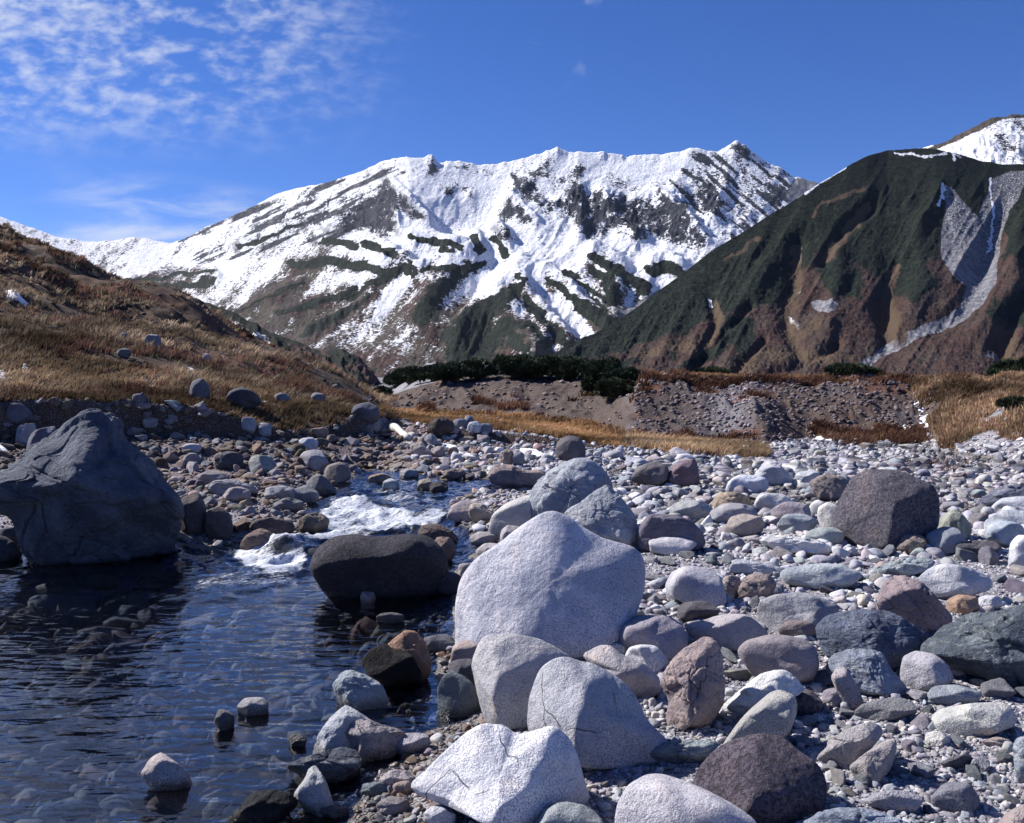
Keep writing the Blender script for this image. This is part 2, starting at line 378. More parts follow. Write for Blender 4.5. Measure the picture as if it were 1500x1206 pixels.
def rocknoise(dirs_pos, size, seed, amp, rough=1.0):
    q = dirs_pos / size
    x, y, z = q[:, 0] + seed * 3.17, q[:, 1] - seed * 1.7, q[:, 2] + seed * .77
    n = fbm(x * 2.2, y * 2.2, z * 2.2, 3, seed) * 1.0 + .38 * fbm(x * 7, y * 7, z * 7, 3, seed + 5, ridged=False)
    n = n - .55 * rough * np.maximum(0, fbm(x * 3.1, y * 3.1, z * 3.1, 3, seed + 9, ridged=True) - .25) + .12 * rough * fbm(x * 19, y * 19, z * 19, 2, seed + 3)
    return n * amp * size
def traced_rock(name, outline, fronts, p, level, seed, depth=.36, sink=0.0, amp=.022, contact=None, nch=None, blocky=0):
    rng = random.Random(seed)
    ox = np.array([q[0] for q in outline], float); oy = np.array([q[1] for q in outline], float)
    cx, cy = (ox.min() + ox.max()) / 2, (oy.min() + oy.max()) / 2
    wpx, hpx = ox.max() - ox.min(), oy.max() - oy.min()
    yb = oy.max() if contact is None else contact
    X, Y, Zg = hit(cx, yb); inwater = False
    if Zg < float(ws(Y)) - .01 and Y < 24:
        X, Y, Zg = hit_plane(cx, yb); inwater = True
    sc0 = Y / F; dep = depth * min(wpx, hpx * 1.5) * sc0
    Yc = Y + dep * .45
    C = unproj_y(cx, cy, Yc); s = Yc / F
    tow = np.array([-C[0], -C[1], 0]); tow /= np.linalg.norm(tow)
    vt = np.array([-C[0], -C[1], CAMH - C[2]]); vt /= np.linalg.norm(vt)
    tow = tow * .5 + vt * .5; tow /= np.linalg.norm(tow)
    right = np.cross([0, 0, 1.0], tow); right /= np.linalg.norm(right); right = right if right[0] > 0 else -right
    up = np.cross(tow, right); up = up if up[2] > 0 else -up
    def L(px, py, w): return right * (px - cx) * s + up * (cy - py) * s + tow * w
    pts = [L(a, b_, 0) for a, b_ in zip(ox, oy)]
    if fronts:
        for f_ in fronts: pts.append(L(f_[0], f_[1], f_[2] * min(wpx, 1.6 * hpx) * s))
    else:
        for j in range(5):
            a = j * 2 * math.pi / 5 + rng.random() * 1.1; r_ = .30 + .22 * rng.random()
            pts.append(L(cx + math.cos(a) * r_ * wpx, cy + math.sin(a) * r_ * hpx, dep * (.7 + .4 * rng.random())))
    for j in range(len(ox)):
        k = .66 + .14 * rng.random()
        pts.append(L(cx + (ox[j] - cx) * k, cy + (oy[j] - cy) * k, -dep * (.7 + .5 * rng.random())))
    P = hull_planes(pts)
    pa = np.array(pts); nch = nch or ((10 if p <= 9 else 15) if not fronts else 5); cr = np.random.default_rng(seed + 900)
    cd = cr.normal(size=(nch, 3)); cd /= np.linalg.norm(cd, axis=1)[:, None]
    sup = (pa @ cd.T).max(0); P = np.concatenate([P, np.concatenate([cd, (sup * cr.uniform(.60 if not fronts else .78, .86 if not fronts else .94, nch))[:, None]], 1)]); P = P[P[:, 3] > 1e-4]; p = p * 2.1
    dirs, fa = ico(level)
    B = np.stack([right, up, tow])
    d2 = (dirs * np.array([1, hpx / wpx, min(1, 2 * dep / (wpx * s))])) @ B; d2 /= np.linalg.norm(d2, axis=1)[:, None]
    r_ = radial(d2, P, p); V = d2 * r_[:, None]
    size = .5 * (wpx + hpx) * s
    V = V * (1 + rocknoise(V, size * .5, seed, amp)[:, None] / r_[:, None])
    if blocky:
        for lay, (nb, kk) in enumerate(((46, 1.0), (190, .42))):
            cr2 = np.random.default_rng(seed + 77 + lay); K = cr2.normal(size=(nb, 3)); K /= np.linalg.norm(K, axis=1)[:, None]; K = K * cr2.uniform(.6, 1.0, nb)[:, None] * size * .6
            wv = V + size * .05 * np.stack([fbm(V[:, 0] / size * 4 + 9 * i, V[:, 1] / size * 4, V[:, 2] / size * 4, 3, seed + i) for i in range(3)], 1)
            wv = wv @ np.array([[1, 0, 0], [0, 1, .3], [.5, 0, 1.0]])
            dd2 = np.stack([((wv - k_) ** 2).sum(1) for k_ in K.astype(np.float32)], 1); i0 = dd2.argmin(1); d1 = np.sqrt(dd2[np.arange(len(V)), i0]); dd2[np.arange(len(V)), i0] = 1e9; d2_ = np.sqrt(dd2.min(1))
            off = cr2.uniform(-1, 1, nb)[i0] * smooth((d2_ - d1) / size, 0, .02 * kk) * .5; til = ((wv - K[i0]) * cr2.normal(size=(nb, 3))[i0]).sum(1) / size
            disp = size * blocky * (kk * .055 * off + .12 * til * (1 if lay == 0 else .8) - kk * .022 * (1 - smooth((d2_ - d1) / size, 0, .018 * kk)))
            V = V + (V / np.linalg.norm(V, axis=1)[:, None]) * disp[:, None]
    # fit the outline as projected
    ang_o = None
    oa = np.array(outline, float)
    # dense outline -> radius per angle, softened corners
    dens = []
    n = len(oa)
    for i in range(n):
        p0, p1, p2, p3 = oa[i - 1], oa[i], oa[(i + 1) % n], oa[(i + 2) % n]
        for t in np.linspace(0, 1, 12, endpoint=False):
            cr = .5 * ((2 * p1) + (-p0 + p2) * t + (2 * p0 - 5 * p1 + 4 * p2 - p3) * t * t + (-p0 + 3 * p1 - 3 * p2 + p3) * t ** 3)
            dens.append(.55 * cr + .45 * (p1 + (p2 - p1) * t))
    dens = np.array(dens)
    th = np.arctan2(dens[:, 1] - cy, dens[:, 0] - cx); rr = np.hypot(dens[:, 0] - cx, dens[:, 1] - cy)
    NBIN = 72; bins = np.linspace(-math.pi, math.pi, NBIN + 1); mid = (bins[:-1] + bins[1:]) / 2
    o_ = np.argsort(th); Ro = np.interp(mid, th[o_], rr[o_], period=2 * math.pi)
    for it in range(2):
        Wp = V + C; px, py, dd = proj(Wp); ta = np.arctan2(py - cy, px - cx); ra = np.hypot(px - cx, py - cy)
        bi = np.clip(((ta + math.pi) / (2 * math.pi) * NBIN).astype(int), 0, NBIN - 1)
        Rc = np.zeros(NBIN); np.maximum.at(Rc, bi, ra); Rc[Rc == 0] = np.median(Rc[Rc > 0])
        rat = Ro / Rc; rat = np.clip(rat, .5, 1.8)
        rat = .25 * np.roll(rat, 1) + .5 * rat + .25 * np.roll(rat, -1)
        f_ = np.interp(ta, mid, rat, period=2 * math.pi)
        npx, npy = cx + (px - cx) * f_, cy + (py - cy) * f_
        # back to the same depth
        fw = np.array([0, ct, -st]); uu = np.array([0, st, ct]); rt = np.array([1., 0, 0])
        Wn = np.array([0, 0, CAMH]) + dd[:, None] * (fw + ((npx - 750) / F)[:, None] * rt + ((603 - npy) / F)[:, None] * uu)
        V = Wn - C
    zc = V[:, 2]; lo = min(zc.min(), -1e-3); q_ = np.clip(zc / lo, 0, 1); ex = min(.26, .8 * abs(lo) + .05)
    if inwater: V[:, 2] = zc - ex * q_ ** 2; V[:, :2] *= (1 + (.30 if abs(lo) < .15 else -.12) * q_ ** 2)[:, None]
    else: V[:, 2] = np.where(zc < 0, zc * 1.16, zc)
    base = np.array([C[0], C[1], Zg])
    return V + C - base, fa, base
ROCKS = []     # landmarks for labels: (px, py, nickname)
def add_rock(name, label, mat, col, outline, fronts=None, p=14, level=5, depth=.36, amp=.022, group=None, cat='rock', nick=None, contact=None, seed=None):
    seed = len(ROCKS) + 3 if seed is None else seed
    if len(outline) == 4 and not isinstance(outline[0], (tuple, list)):      # bounding box: a rounded irregular outline
        x0, y0, x1, y1 = outline; rng = random.Random(seed * 7 + 1); cx, cy = (x0 + x1) / 2, (y0 + y1) / 2; o = []
        n = 9; ph = rng.random() * 6
        for i in range(n):
            a = ph + i * 2 * math.pi / n + rng.uniform(-.22, .22); c_, s_ = math.cos(a), math.sin(a)
            k = (abs(c_) ** 2.6 + abs(s_) ** 2.6) ** (-1 / 2.6) * rng.uniform(.90, 1.04)
            if s_ > 0: s_ *= .96
            o.append((cx + c_ * k * (x1 - x0) / 2, cy + s_ * k * (y1 - y0) / 2))
        outline = [(cx + (a - cx) * 1.07, cy + (b_ - cy) * 1.10) for a, b_ in o]
    V, fa, base = traced_rock(name, outline, fronts, p, level, seed, depth, amp=amp * (1.5 if mat in ('stone', 'slate', 'brown') and p > 9 else 1.0), contact=contact, nch=(28 if mat == 'cracked' else None), blocky={'cracked': .45, 'brown': .6, 'slate': .5}.get(mat, .35 if mat == 'stone' and p > 15 else 0))
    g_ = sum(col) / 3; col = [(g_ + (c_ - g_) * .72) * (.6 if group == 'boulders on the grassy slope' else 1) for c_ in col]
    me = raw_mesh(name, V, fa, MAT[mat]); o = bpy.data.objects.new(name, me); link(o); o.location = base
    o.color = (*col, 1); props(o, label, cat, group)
    cx = sum(q[0] for q in outline) / len(outline); cy = sum(q[1] for q in outline) / len(outline)
    ROCKS.append((cx, cy, nick, outline)); return o
# colours (linear albedo)
WG = (.66, .65, .69); PG = (.52, .49, .52); BW = (.50, .55, .62); GB = (.30, .34, .40); DB = (.13, .16, .22); TE = (.20, .25, .28)
MV = (.34, .29, .34); DP = (.10, .075, .10); DK = (.045, .045, .06); BR = (.30, .20, .16); PK = (.44, .34, .31); OR = (.42, .24, .13); CR = (.70, .66, .60); YG = (.45, .45, .40); GR = (.36, .35, .38); DG = (.12, .11, .13)
# ------------------------------------------------------------------ ground sheet
def ground():
    cols = np.concatenate([np.linspace(-2600, -500, 40)[:-1], np.linspace(-500, -60, 90)[:-1], np.linspace(-60, 1560, 700), np.linspace(1560, 2000, 90)[1:], np.linspace(2000, 4100, 40)[1:]])
    d1 = 1 / np.linspace(1 / 1.3, 1 / 15, 520)
    rows = np.concatenate([d1, np.linspace(15, 60, 560)[1:], np.geomspace(60, 130, 60)[1:], np.geomspace(130, 4200, 40)[1:]])
    nr, nc = len(rows), len(cols)
    a = (cols - 750) / F; X = rows[:, None] * a[None]; Y = np.broadcast_to(rows[:, None], X.shape)
    x = X.ravel(); y = Y.ravel().copy()
    z, k, sdr = terrain(x, y)
    px, py, _ = proj(np.stack([x, y, z], 1))
    n1 = fbm(x * .55, y * .45, o=4, seed=31); n2 = fbm(x * .16, y * .12, o=3, seed=32)
    left = 1 - smooth(px, 520, 570)
    gr = left * smooth(k + .05 * n1, 3.98, 4.06)
    mid = smooth(px, 545, 580) * (1 - smooth(px, 905, 945))
    gr = np.maximum(gr, mid * smooth(k, 4.0, 4.15) * (1 - smooth(k + .06 * n1, 5.0, 5.12)) * smooth(n1, -.45, .05))
    rt = smooth(px, 905, 945)
    gr = np.maximum(gr, rt * smooth(k + .02 * n1, 5.97, 6.02))
    strip = np.exp(-(seg_dist(px, py, [(925, 646), (960, 650), (1010, 655), (1070, 660), (1110, 663)]) / 7.0) ** 2)
    gr = np.maximum(gr, smooth(strip + .25 * n1, .35, .6))
    mr = smooth(px + (py - 600) * -.55, 1345, 1390) * smooth(k, 4.0, 4.5) * (1 - smooth(k, 5.7, 6.0))
    gr = np.maximum(gr, mr * smooth(n1 + .25 * n2, -.32, .0))
    face = smooth(k, 4.95, 5.05) * (1 - smooth(k, 5.98, 6.02))
    rus = rt * face * smooth(n1 + .3 * n2, .05, .35) * (1 - mr)
    brush = np.minimum(seg_dist(px, py, [(1215, 630), (1240, 640), (1265, 645)]), seg_dist(px, py, [(1290, 632), (1320, 640), (1345, 640)]))
    rus = np.maximum(rus, 1 - smooth(brush, 6, 16)); rus = np.maximum(rus, rt * smooth(k, 5.78, 5.86) * (1 - smooth(k, 5.97, 6.0)) * smooth(n1, -.5, .0))
    soil = mid * face * .95; soil = np.maximum(soil, rt * face * (.62 + .35 * smooth(px, 1105, 1125) - .5 * np.exp(-((px - 1065) / 42) ** 2)) * smooth(n1, -.75, -.3))
    soil = np.maximum(soil, left * smooth(k, 3.55, 3.8) * (1 - smooth(k, 3.98, 4.02)))
    soil = np.maximum(soil, mid * smooth(k, 3.3, 3.7) * (1 - smooth(k, 4.0, 4.05)))
    brown = (1 - smooth(px, 640, 760)) * smooth(k, 2.2, 3) * (1 - smooth(k, 3.5, 4))
    gr = gr * (1 - smooth(k, 7.6, 8.2)) + smooth(k, 7.6, 8.2) * .6
    me = raw_mesh('riverbed', np.stack([x, y, z], 1), grid_faces(nr, nc), None)
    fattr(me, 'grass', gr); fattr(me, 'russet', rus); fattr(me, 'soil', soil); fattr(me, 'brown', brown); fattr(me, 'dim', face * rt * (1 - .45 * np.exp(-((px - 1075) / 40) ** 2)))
    b = NB('river_gravel_ground'); v = b.coord('Pos')
    vc = b.vor(v, 20, 'F1', 'Color'); vd = b.vor(v, 20); vc2 = b.vor(v, 62, 'F1', 'Color'); vd2 = b.vor(v, 62)
    s1 = b.n('ShaderNodeSeparateColor'); b.put(s1.inputs[0], vc); s2 = b.n('ShaderNodeSeparateColor'); b.put(s2.inputs[0], vc2)
    def pal(f):
        r = b.n('ShaderNodeValToRGB'); b.put(r.inputs[0], f); e = r.color_ramp; e.interpolation = 'CONSTANT'
        cs = [(0, (.30, .29, .33)), (.25, (.19, .18, .21)), (.4, (.42, .40, .44)), (.6, (.32, .27, .26)), (.72, (.55, .54, .58)), (.88, (.25, .28, .33))]
        while len(e.elements) < len(cs): e.elements.new(.5)
        for q, (p_, c_) in zip(e.elements, cs): q.position = p_; q.color = (*c_, 1)
        return r.outputs[0]
    peb = b.mix(b.sm(b.noise(v, 1.3, 3), .42, .58), pal(s1.outputs[0]), pal(s2.outputs[0]))
    peb = b.mix(b.attr('brown'), peb, b.mix(1.0, peb, (.75, .62, .55), 'MULTIPLY'))
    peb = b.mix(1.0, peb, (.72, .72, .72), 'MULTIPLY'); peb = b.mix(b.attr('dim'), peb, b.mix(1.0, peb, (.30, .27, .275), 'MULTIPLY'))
    soilc = b.mix(b.noise(v, 3.5, 4, .6), (.036, .023, .018), (.098, .064, .050)); soilc = b.mix(b.sm(s2.outputs[1], .80, .9), soilc, (.17, .15, .14))
    grassc = b.mix(b.sm(b.noise(v, 1.5, 5, .7), .38, .62), (.020, .014, .011), (.105, .070, .045)); grassc = b.mix(b.sm(b.noise(v, .28, 3), .5, .66, 0, .6), grassc, (.12, .050, .032))
    rusc = b.mix(b.noise(v, 3, 4, .6), (.05, .022, .016), (.19, .085, .05))
    c = b.mix(b.attr('soil'), peb, soilc); c = b.mix(b.attr('russet'), c, rusc); c = b.mix(b.attr('grass'), c, grassc)
    w = wetmask(b); c = b.mix(b.math('MULTIPLY', w, .7), c, b.mix(1.0, c, (.42, .38, .28), 'MULTIPLY'))
    h = b.math('ADD', b.math('MULTIPLY', b.sm(vd, .6, .0), 1.0), b.math('MULTIPLY', b.sm(vd2, .6, 0), .4))
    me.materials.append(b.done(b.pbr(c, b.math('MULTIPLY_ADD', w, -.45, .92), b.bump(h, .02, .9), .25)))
    o = link(bpy.data.objects.new('riverbed', me)); props(o, 'gravel river flat with earth banks and grassy terraces', 'ground', None, 'structure')
    return o
ground()

# ------------------------------------------------------------------ stream water
FOAM = [([(345,805),(380,798),(420,786),(448,792),(462,806),(455,828),(440,842),(400,846),(365,838),(345,822)], 1.0),
        ([(300,838),(345,815),(400,835),(440,842),(450,856),(400,866),(340,868),(290,866),(250,870)], .74),
        ([(466,752),(490,738),(530,733),(560,744),(600,756),(640,748),(668,760),(640,768),(620,772),(580,784),(520,782),(470,792),(440,792),(458,772)], .95),
        ([(470,778),(500,760),(560,770),(600,775),(560,786),(500,790),(450,800)], .85),
        ([(520,722),(560,716),(600,724),(655,728),(650,736),(600,736),(560,732)], .80),
        ([(600,716),(640,708),(700,712),(790,716),(790,723),(700,722),(640,722)], .70),
        ([(500,706),(560,702),(600,708),(560,714),(510,716)], .5),
        ([(200,872),(260,858),(330,866),(350,878),(300,886),(230,884)], .60)]
def water():
    xs = np.arange(-13.0, 2.6, .035); rows = [1.4]
    while rows[-1] < 25.5: rows.append(rows[-1] + max(.03, rows[-1] * .0036))
    ys = np.array(rows); nr, nc = len(ys), len(xs)
    X, Y = np.meshgrid(xs, ys); x = X.ravel(); y = Y.ravel()
    z0 = ws(y); px, py, _ = proj(np.stack([x, y, z0], 1))
    foam = np.zeros(x.shape); wp = px + 10 * vnoise(x * 2.2, y * 2.2, seed=41); wq = py + 5 * vnoise(x * 2.2, y * 2.2, seed=42)
    for P, s in FOAM: foam = np.maximum(foam, s * (1 - smooth(poly_sd(wp, wq * 2, [(a, b * 2) for a, b in P]), -10, 9)))
    rough = np.clip(smooth(y, 9.5, 13.5) * .7 + foam * .6, 0, 1.2)
    ca, sa = math.cos(.75), math.sin(.75); u = x * ca + y * sa; w_ = -x * sa + y * ca      # the current runs towards the lower left
    rip = .006 * fbm(x * 1.1, y * 2.6, o=4, seed=43) + .0022 * fbm(x * 4.5, y * 10, o=3, seed=44)
    rip = rip * (1 + 1.2 * smooth(y, 5.5, 9.5)) 
    turb = .085 * fbm(u * 1.3, w_ * 2.2, o=4, seed=45, ridged=True) + .022 * fbm(u * 4, w_ * 7, o=3, seed=46, ridged=True)
    z = z0 + rip + rough * turb
    def bumpat(cx, cy, r1, r2, h, tilt=0.0):
        X0, Y0, _ = hit_plane(cx, cy); dx, dy = x - X0, y - Y0
        return h * np.exp(-((dx * math.cos(tilt) + dy * math.sin(tilt)) / r1) ** 2 - ((-dx * math.sin(tilt) + dy * math.cos(tilt)) / r2) ** 2)
    z += bumpat(425, 808, .42, .30, .20) - bumpat(380, 826, .6, .25, .05) + bumpat(455, 772, .3, .2, .06)
    z += bumpat(528, 744, .55, .22, .12) + bumpat(600, 757, .6, .2, .07) - bumpat(560, 770, .8, .2, .04) + bumpat(620, 730, .5, .2, .05) + bumpat(640, 752, .3, .2, .08)
    foam = foam * (1 - .55 * bumpat(425, 812, .28, .20, 1.0))
    sdr = poly_sd(x, y, RIV); keep = sdr < .9
    me = raw_mesh('stream_water', np.stack([x, y, z], 1), grid_faces(nr, nc), None)
    f = grid_faces(nr, nc); f = f[keep[f].any(1)]
    used = np.unique(f); mp = -np.ones(len(x), int); mp[used] = np.arange(len(used))
    bpy.data.meshes.remove(me); me = raw_mesh('stream_water', np.stack([x, y, z], 1)[used], mp[f], None)
    fattr(me, 'foam', foam[used]); fattr(me, 'rough', rough[used])
    b = NB('clear_stream_water'); pos = b.coord('Pos', (1, 2.0, 1), (0, 0, .10))
    cur = b.coord('Pos', (1, 1, 1), (0, 0, -.75)); mp2 = b.n('ShaderNodeMapping'); mp2.inputs['Scale'].default_value = (1.0, 3.4, 1); b.put(mp2.inputs[0], cur)
    h = b.math('ADD', b.math('MULTIPLY', b.noise(pos, 2.4, 2, .5, .2), 1.2), b.math('MULTIPLY', b.noise(pos, 8, 2, .5), .16))
    h = b.math('ADD', h, b.math('MULTIPLY', b.math('MULTIPLY', b.noise(pos, 42, 2, .6), .12), b.attr('rough')))
    nrm = b.bump(h, .045, .5)
    fr = b.n('ShaderNodeFresnel'); fr.inputs[0].default_value = 1.33; b.put(fr.inputs['Normal'], nrm)
    tr = b.n('ShaderNodeBsdfTransparent'); tr.inputs[0].default_value = (.56, .66, .88, 1)
    gl = b.n('ShaderNodeBsdfGlossy'); gl.inputs['Roughness'].default_value = .07; b.put(gl.inputs['Normal'], nrm); gl.inputs['Color'].default_value = (1, 1, 1, 1)
    m1 = b.n('ShaderNodeMixShader'); b.put(m1.inputs[0], b.math('MULTIPLY_ADD', fr.outputs[0], 1.15, .015, clamp=True)); b.put(m1.inputs[1], tr.outputs[0]); b.put(m1.inputs[2], gl.outputs[0])
    fn = b.math('ADD', b.math('MULTIPLY', b.noise(mp2.outputs[0], 6, 7, .80, .5), .65), b.math('MULTIPLY', b.noise(mp2.outputs[0], 22, 3, .7), .35))
    fm = b.math('ADD', b.math('MULTIPLY', b.attr('foam'), .50), fn)
    fmk = b.math('MULTIPLY', b.sm(fm, .85, 1.03, 0, .92), b.sm(b.attr('foam'), .02, .25))
    df = b.pbr(b.mix(b.noise(pos, 30, 3), (.66, .72, .82), (.92, .93, .96)), .55, b.bump(fn, .04, .8), .4)
    m2 = b.n('ShaderNodeMixShader'); b.put(m2.inputs[0], fmk); b.put(m2.inputs[1], m1.outputs[0]); b.put(m2.inputs[2], df)
    me.materials.append(b.done(m2.outputs[0]))
    o = link(bpy.data.objects.new('stream_water', me)); props(o, 'clear blue mountain stream running into a still pool', 'water', None, 'structure')
water()

# ------------------------------------------------------------------ loose stones
def templates(n, level, seed, p=(16, 44), amp=.045):
    out = []
    for i in range(n):
        rng = np.random.default_rng(seed + i); dirs, fa = ico(level)
        sc = np.array([1, rng.uniform(.62, .95), rng.uniform(.38, .75)])
        m = rng.integers(12, 20); P = rng.normal(size=(m, 3)); P /= np.linalg.norm(P, axis=1)[:, None]
        h = rng.uniform(.55, .95, m); P = np.concatenate([P, np.eye(3), -np.eye(3)]); h = np.concatenate([h, np.full(6, 1.0)])
        r_ = radial(dirs, np.concatenate([P, h[:, None]], 1), rng.uniform(*p)); V = dirs * r_[:, None]
        if level > 2: V = V * (1 + rocknoise(V, 1.0, seed + i, amp)[:, None])
        V = V * sc; V /= max(np.ptp(V[:, 0]) / 2, .1)
        out.append((V, fa))
    return out
PALR = np.array([(.44, .43, .47), (.53, .52, .56), (.35, .35, .39), (.60, .59, .61), (.29, .30, .34), (.40, .37, .37), (.68, .67, .69), (.22, .21, .24), (.38, .40, .43), (.48, .45, .43), (.42, .40, .44)])
PALL = np.array([(.32, .22, .17), (.38, .29, .24), (.24, .17, .14), (.42, .37, .35), (.18, .16, .17), (.33, .30, .31), (.44, .36, .31), (.30, .31, .35), (.22, .15, .12), (.48, .45, .45)])
def pick_col(rng, px, n):
    w = smooth(px + rng.normal(size=n) * 90, 560, 800)[:, None]
    c = np.where(rng.random(n)[:, None] < w, PALR[rng.integers(0, len(PALR), n)], PALL[rng.integers(0, len(PALL), n)])
    return np.clip(c * rng.uniform(.75, 1.18, n)[:, None] + rng.normal(size=(n, 3)) * .012, .02, .8)
def frame_ok(x, y, z, m=40):
    px, py, _ = proj(np.stack([x, y, z], 1)); return (px > -m) & (px < 1500 + m) & (py < 1240 + m), px, py
def pebbles():
    rng = np.random.default_rng(7)
    N = 112000
    px = rng.uniform(-250, 1950, N); q = rng.uniform(0, 1, N)
    d = F * 2.3 / (60 + 640 * q ** 1.35)                                   # evenly over the flat as it is seen
    M_ = 31000; px = np.concatenate([px, rng.uniform(-200, 1900, M_)]); d = np.concatenate([d, rng.uniform(15, 50, M_)])
    x = (px - 750) / F * d; y = d; z, k, sdr = terrain(x, y)
    n1 = fbm(x * .55, y * .45, o=4, seed=31)
    left = px < 560
    keep = np.ones(len(x), bool)
    keep &= ~(left & (k > 4.03) & (rng.random(len(x)) > .09)); keep &= ~((k > 5.0) & (px > 560) & (px < 930) & (rng.random(len(x)) > .16))
    keep &= ~((k > 4.03) & (k < 5.0) & (px > 560) & (px < 930) & (rng.random(len(x)) > .12))
    keep &= k < 5.97
    keep &= ~((px > 1380) & (k > 4.5) & (rng.random(len(x)) > .25))
    inw = sdr < -.12; keep &= ~(inw & (rng.random(len(x)) > .5)) 
    # patches of fine gravel carry fewer cobbles
    x, y, z, k, sdr, px = [a[keep] for a in (x, y, z, k, sdr, px)]
    n = len(x); spx = 2.3 * (1 - rng.random(n)) ** (-1 / 1.45); spx = np.minimum(spx, rng.uniform(9, 17, n) * (1 + .5 * ((px > 900) & (y > 8) & (k < 3.3)))); spx = np.where(k > 3.6, np.minimum(spx, 9), spx)
    big_ = rng.random(n) < .10; spx = np.where(sdr < -.12, np.where(big_, rng.uniform(20, 60, n), np.minimum(spx * 2.0, 20)), spx)
    fine = fbm(x * .5, y * .35, o=3, seed=51) > .02
    spx = np.where(fine & (sdr > 0) & (y < 14), np.minimum(spx * .75, 6), spx)
    spx = np.where((y > 14) & (k < 5), spx * 1.0, spx)
    spx = np.where(k > 5.02, np.minimum(spx, 8) * .85, spx)
    r = spx * y / F * .62; r = np.maximum(r, .006); r = np.where(sdr < .02, np.minimum(r, np.maximum((ws(y) - z) * .62, .008) if True else r), r)
    col = pick_col(rng, px, n)
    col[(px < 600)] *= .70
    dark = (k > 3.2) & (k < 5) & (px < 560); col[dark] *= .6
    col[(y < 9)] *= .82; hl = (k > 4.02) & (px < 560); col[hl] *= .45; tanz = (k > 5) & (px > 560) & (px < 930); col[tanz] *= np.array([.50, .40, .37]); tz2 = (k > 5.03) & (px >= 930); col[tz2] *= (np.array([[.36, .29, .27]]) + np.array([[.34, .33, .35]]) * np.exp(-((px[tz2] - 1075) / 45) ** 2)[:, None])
    col[inw[keep]] *= np.array([1.0, .88, .56])
    groups = [(spx < 4.5, templates(14, 1, 100)), ((spx >= 4.5) & (spx < 9), templates(16, 2, 200)), (spx >= 9, templates(20, 3, 300))]
    VV, FF, CC = [], [], []; off = 0
    for m, T in groups:
        idx = np.nonzero(m)[0]; ti = rng.integers(0, len(T), len(idx))
        for j, (V, fa) in enumerate(T):
            ii = idx[ti == j]; m_ = len(ii)
            if not m_: continue
            a = rng.uniform(0, 2 * math.pi, m_); t1 = rng.normal(size=m_) * .3; t2 = rng.normal(size=m_) * .3
            ca, sa = np.cos(a), np.sin(a); P = np.broadcast_to(V, (m_,) + V.shape).copy()
            y1 = P[:, :, 1] * np.cos(t1)[:, None] - P[:, :, 2] * np.sin(t1)[:, None]; z1 = P[:, :, 1] * np.sin(t1)[:, None] + P[:, :, 2] * np.cos(t1)[:, None]
            x2 = P[:, :, 0] * np.cos(t2)[:, None] + z1 * np.sin(t2)[:, None]; z2 = -P[:, :, 0] * np.sin(t2)[:, None] + z1 * np.cos(t2)[:, None]
            Q = np.stack([x2 * ca[:, None] - y1 * sa[:, None], x2 * sa[:, None] + y1 * ca[:, None], z2], -1) * r[ii][:, None, None]
            Q += np.stack([x[ii], y[ii], z[ii] + r[ii] * rng.uniform(-.05, .38, m_)], -1)[:, None, :]
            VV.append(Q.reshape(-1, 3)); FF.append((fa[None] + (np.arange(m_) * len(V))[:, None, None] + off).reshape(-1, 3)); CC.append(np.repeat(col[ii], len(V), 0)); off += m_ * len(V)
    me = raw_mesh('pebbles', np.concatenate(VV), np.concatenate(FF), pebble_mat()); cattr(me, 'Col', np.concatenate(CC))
    o = link(bpy.data.objects.new('pebbles', me)); props(o, 'loose pebbles and cobbles covering the river flat and the banks', 'pebbles', None, 'stuff')
pebbles()

# ------------------------------------------------------------------ boulders and rocks traced one by one
G = 'boulders on the gravel bar'; GS = 'rocks standing in the stream'; GL = 'stones along the left shore'; GF = 'boulders by the far bank'; GH = 'boulders on the grassy slope'
A = add_rock
# --- the large ones, traced
A('boulder', 'largest pale speckled granite boulder with a pointed top, in the middle beside the pool', 'granite', (.58, .58, .66), [(667,950),(664,890),(672,850),(690,822),(712,805),(738,789),(765,768),(790,752),(812,748),(835,757),(860,775),(885,786),(910,792),(935,803),(946,830),(943,870),(930,900),(915,930),(850,955),(760,960),(690,960)], [(705,930,.26),(800,960,.34),(905,925,.24),(720,850,.12),(800,850,.20),(880,830,.14)], 7, 7, .34, .013, G, 'boulder', 'the large pointed granite boulder')
A('boulder', 'huge fractured dark blue boulder rising from the pool at the left edge', 'cracked', (.105, .125, .175), [(-70,700),(-10,690),(20,675),(45,652),(68,640),(90,622),(110,606),(128,597),(160,603),(180,615),(184,640),(205,655),(232,680),(245,705),(265,722),(272,745),(270,775),(255,805),(200,832),(100,835),(50,820),(25,795),(12,760),(-60,740)], [(150,650,.14),(50,690,.16),(130,604,.0),(205,690,.22),(110,700,.34),(170,712,.40),(235,745,.30),(30,740,.2),(110,800,.10),(200,800,.12)], 26, 7, .40, .034, GS, 'boulder', 'the huge dark blue boulder')
A('boulder', 'dark rounded boulder standing in the stream below the white water', 'lava', (.060, .055, .075), [(453,835),(458,812),(470,796),(490,784),(520,781),(550,786),(575,783),(600,780),(625,783),(645,797),(656,820),(657,842),(645,866),(600,878),(500,874),(468,858)], [(500,792,.20),(600,790,.20),(475,825,.22),(560,806,.36),(630,815,.26),(560,862,.12)], 12, 6, .34, .018, GS, 'boulder', 'the dark boulder in the stream')
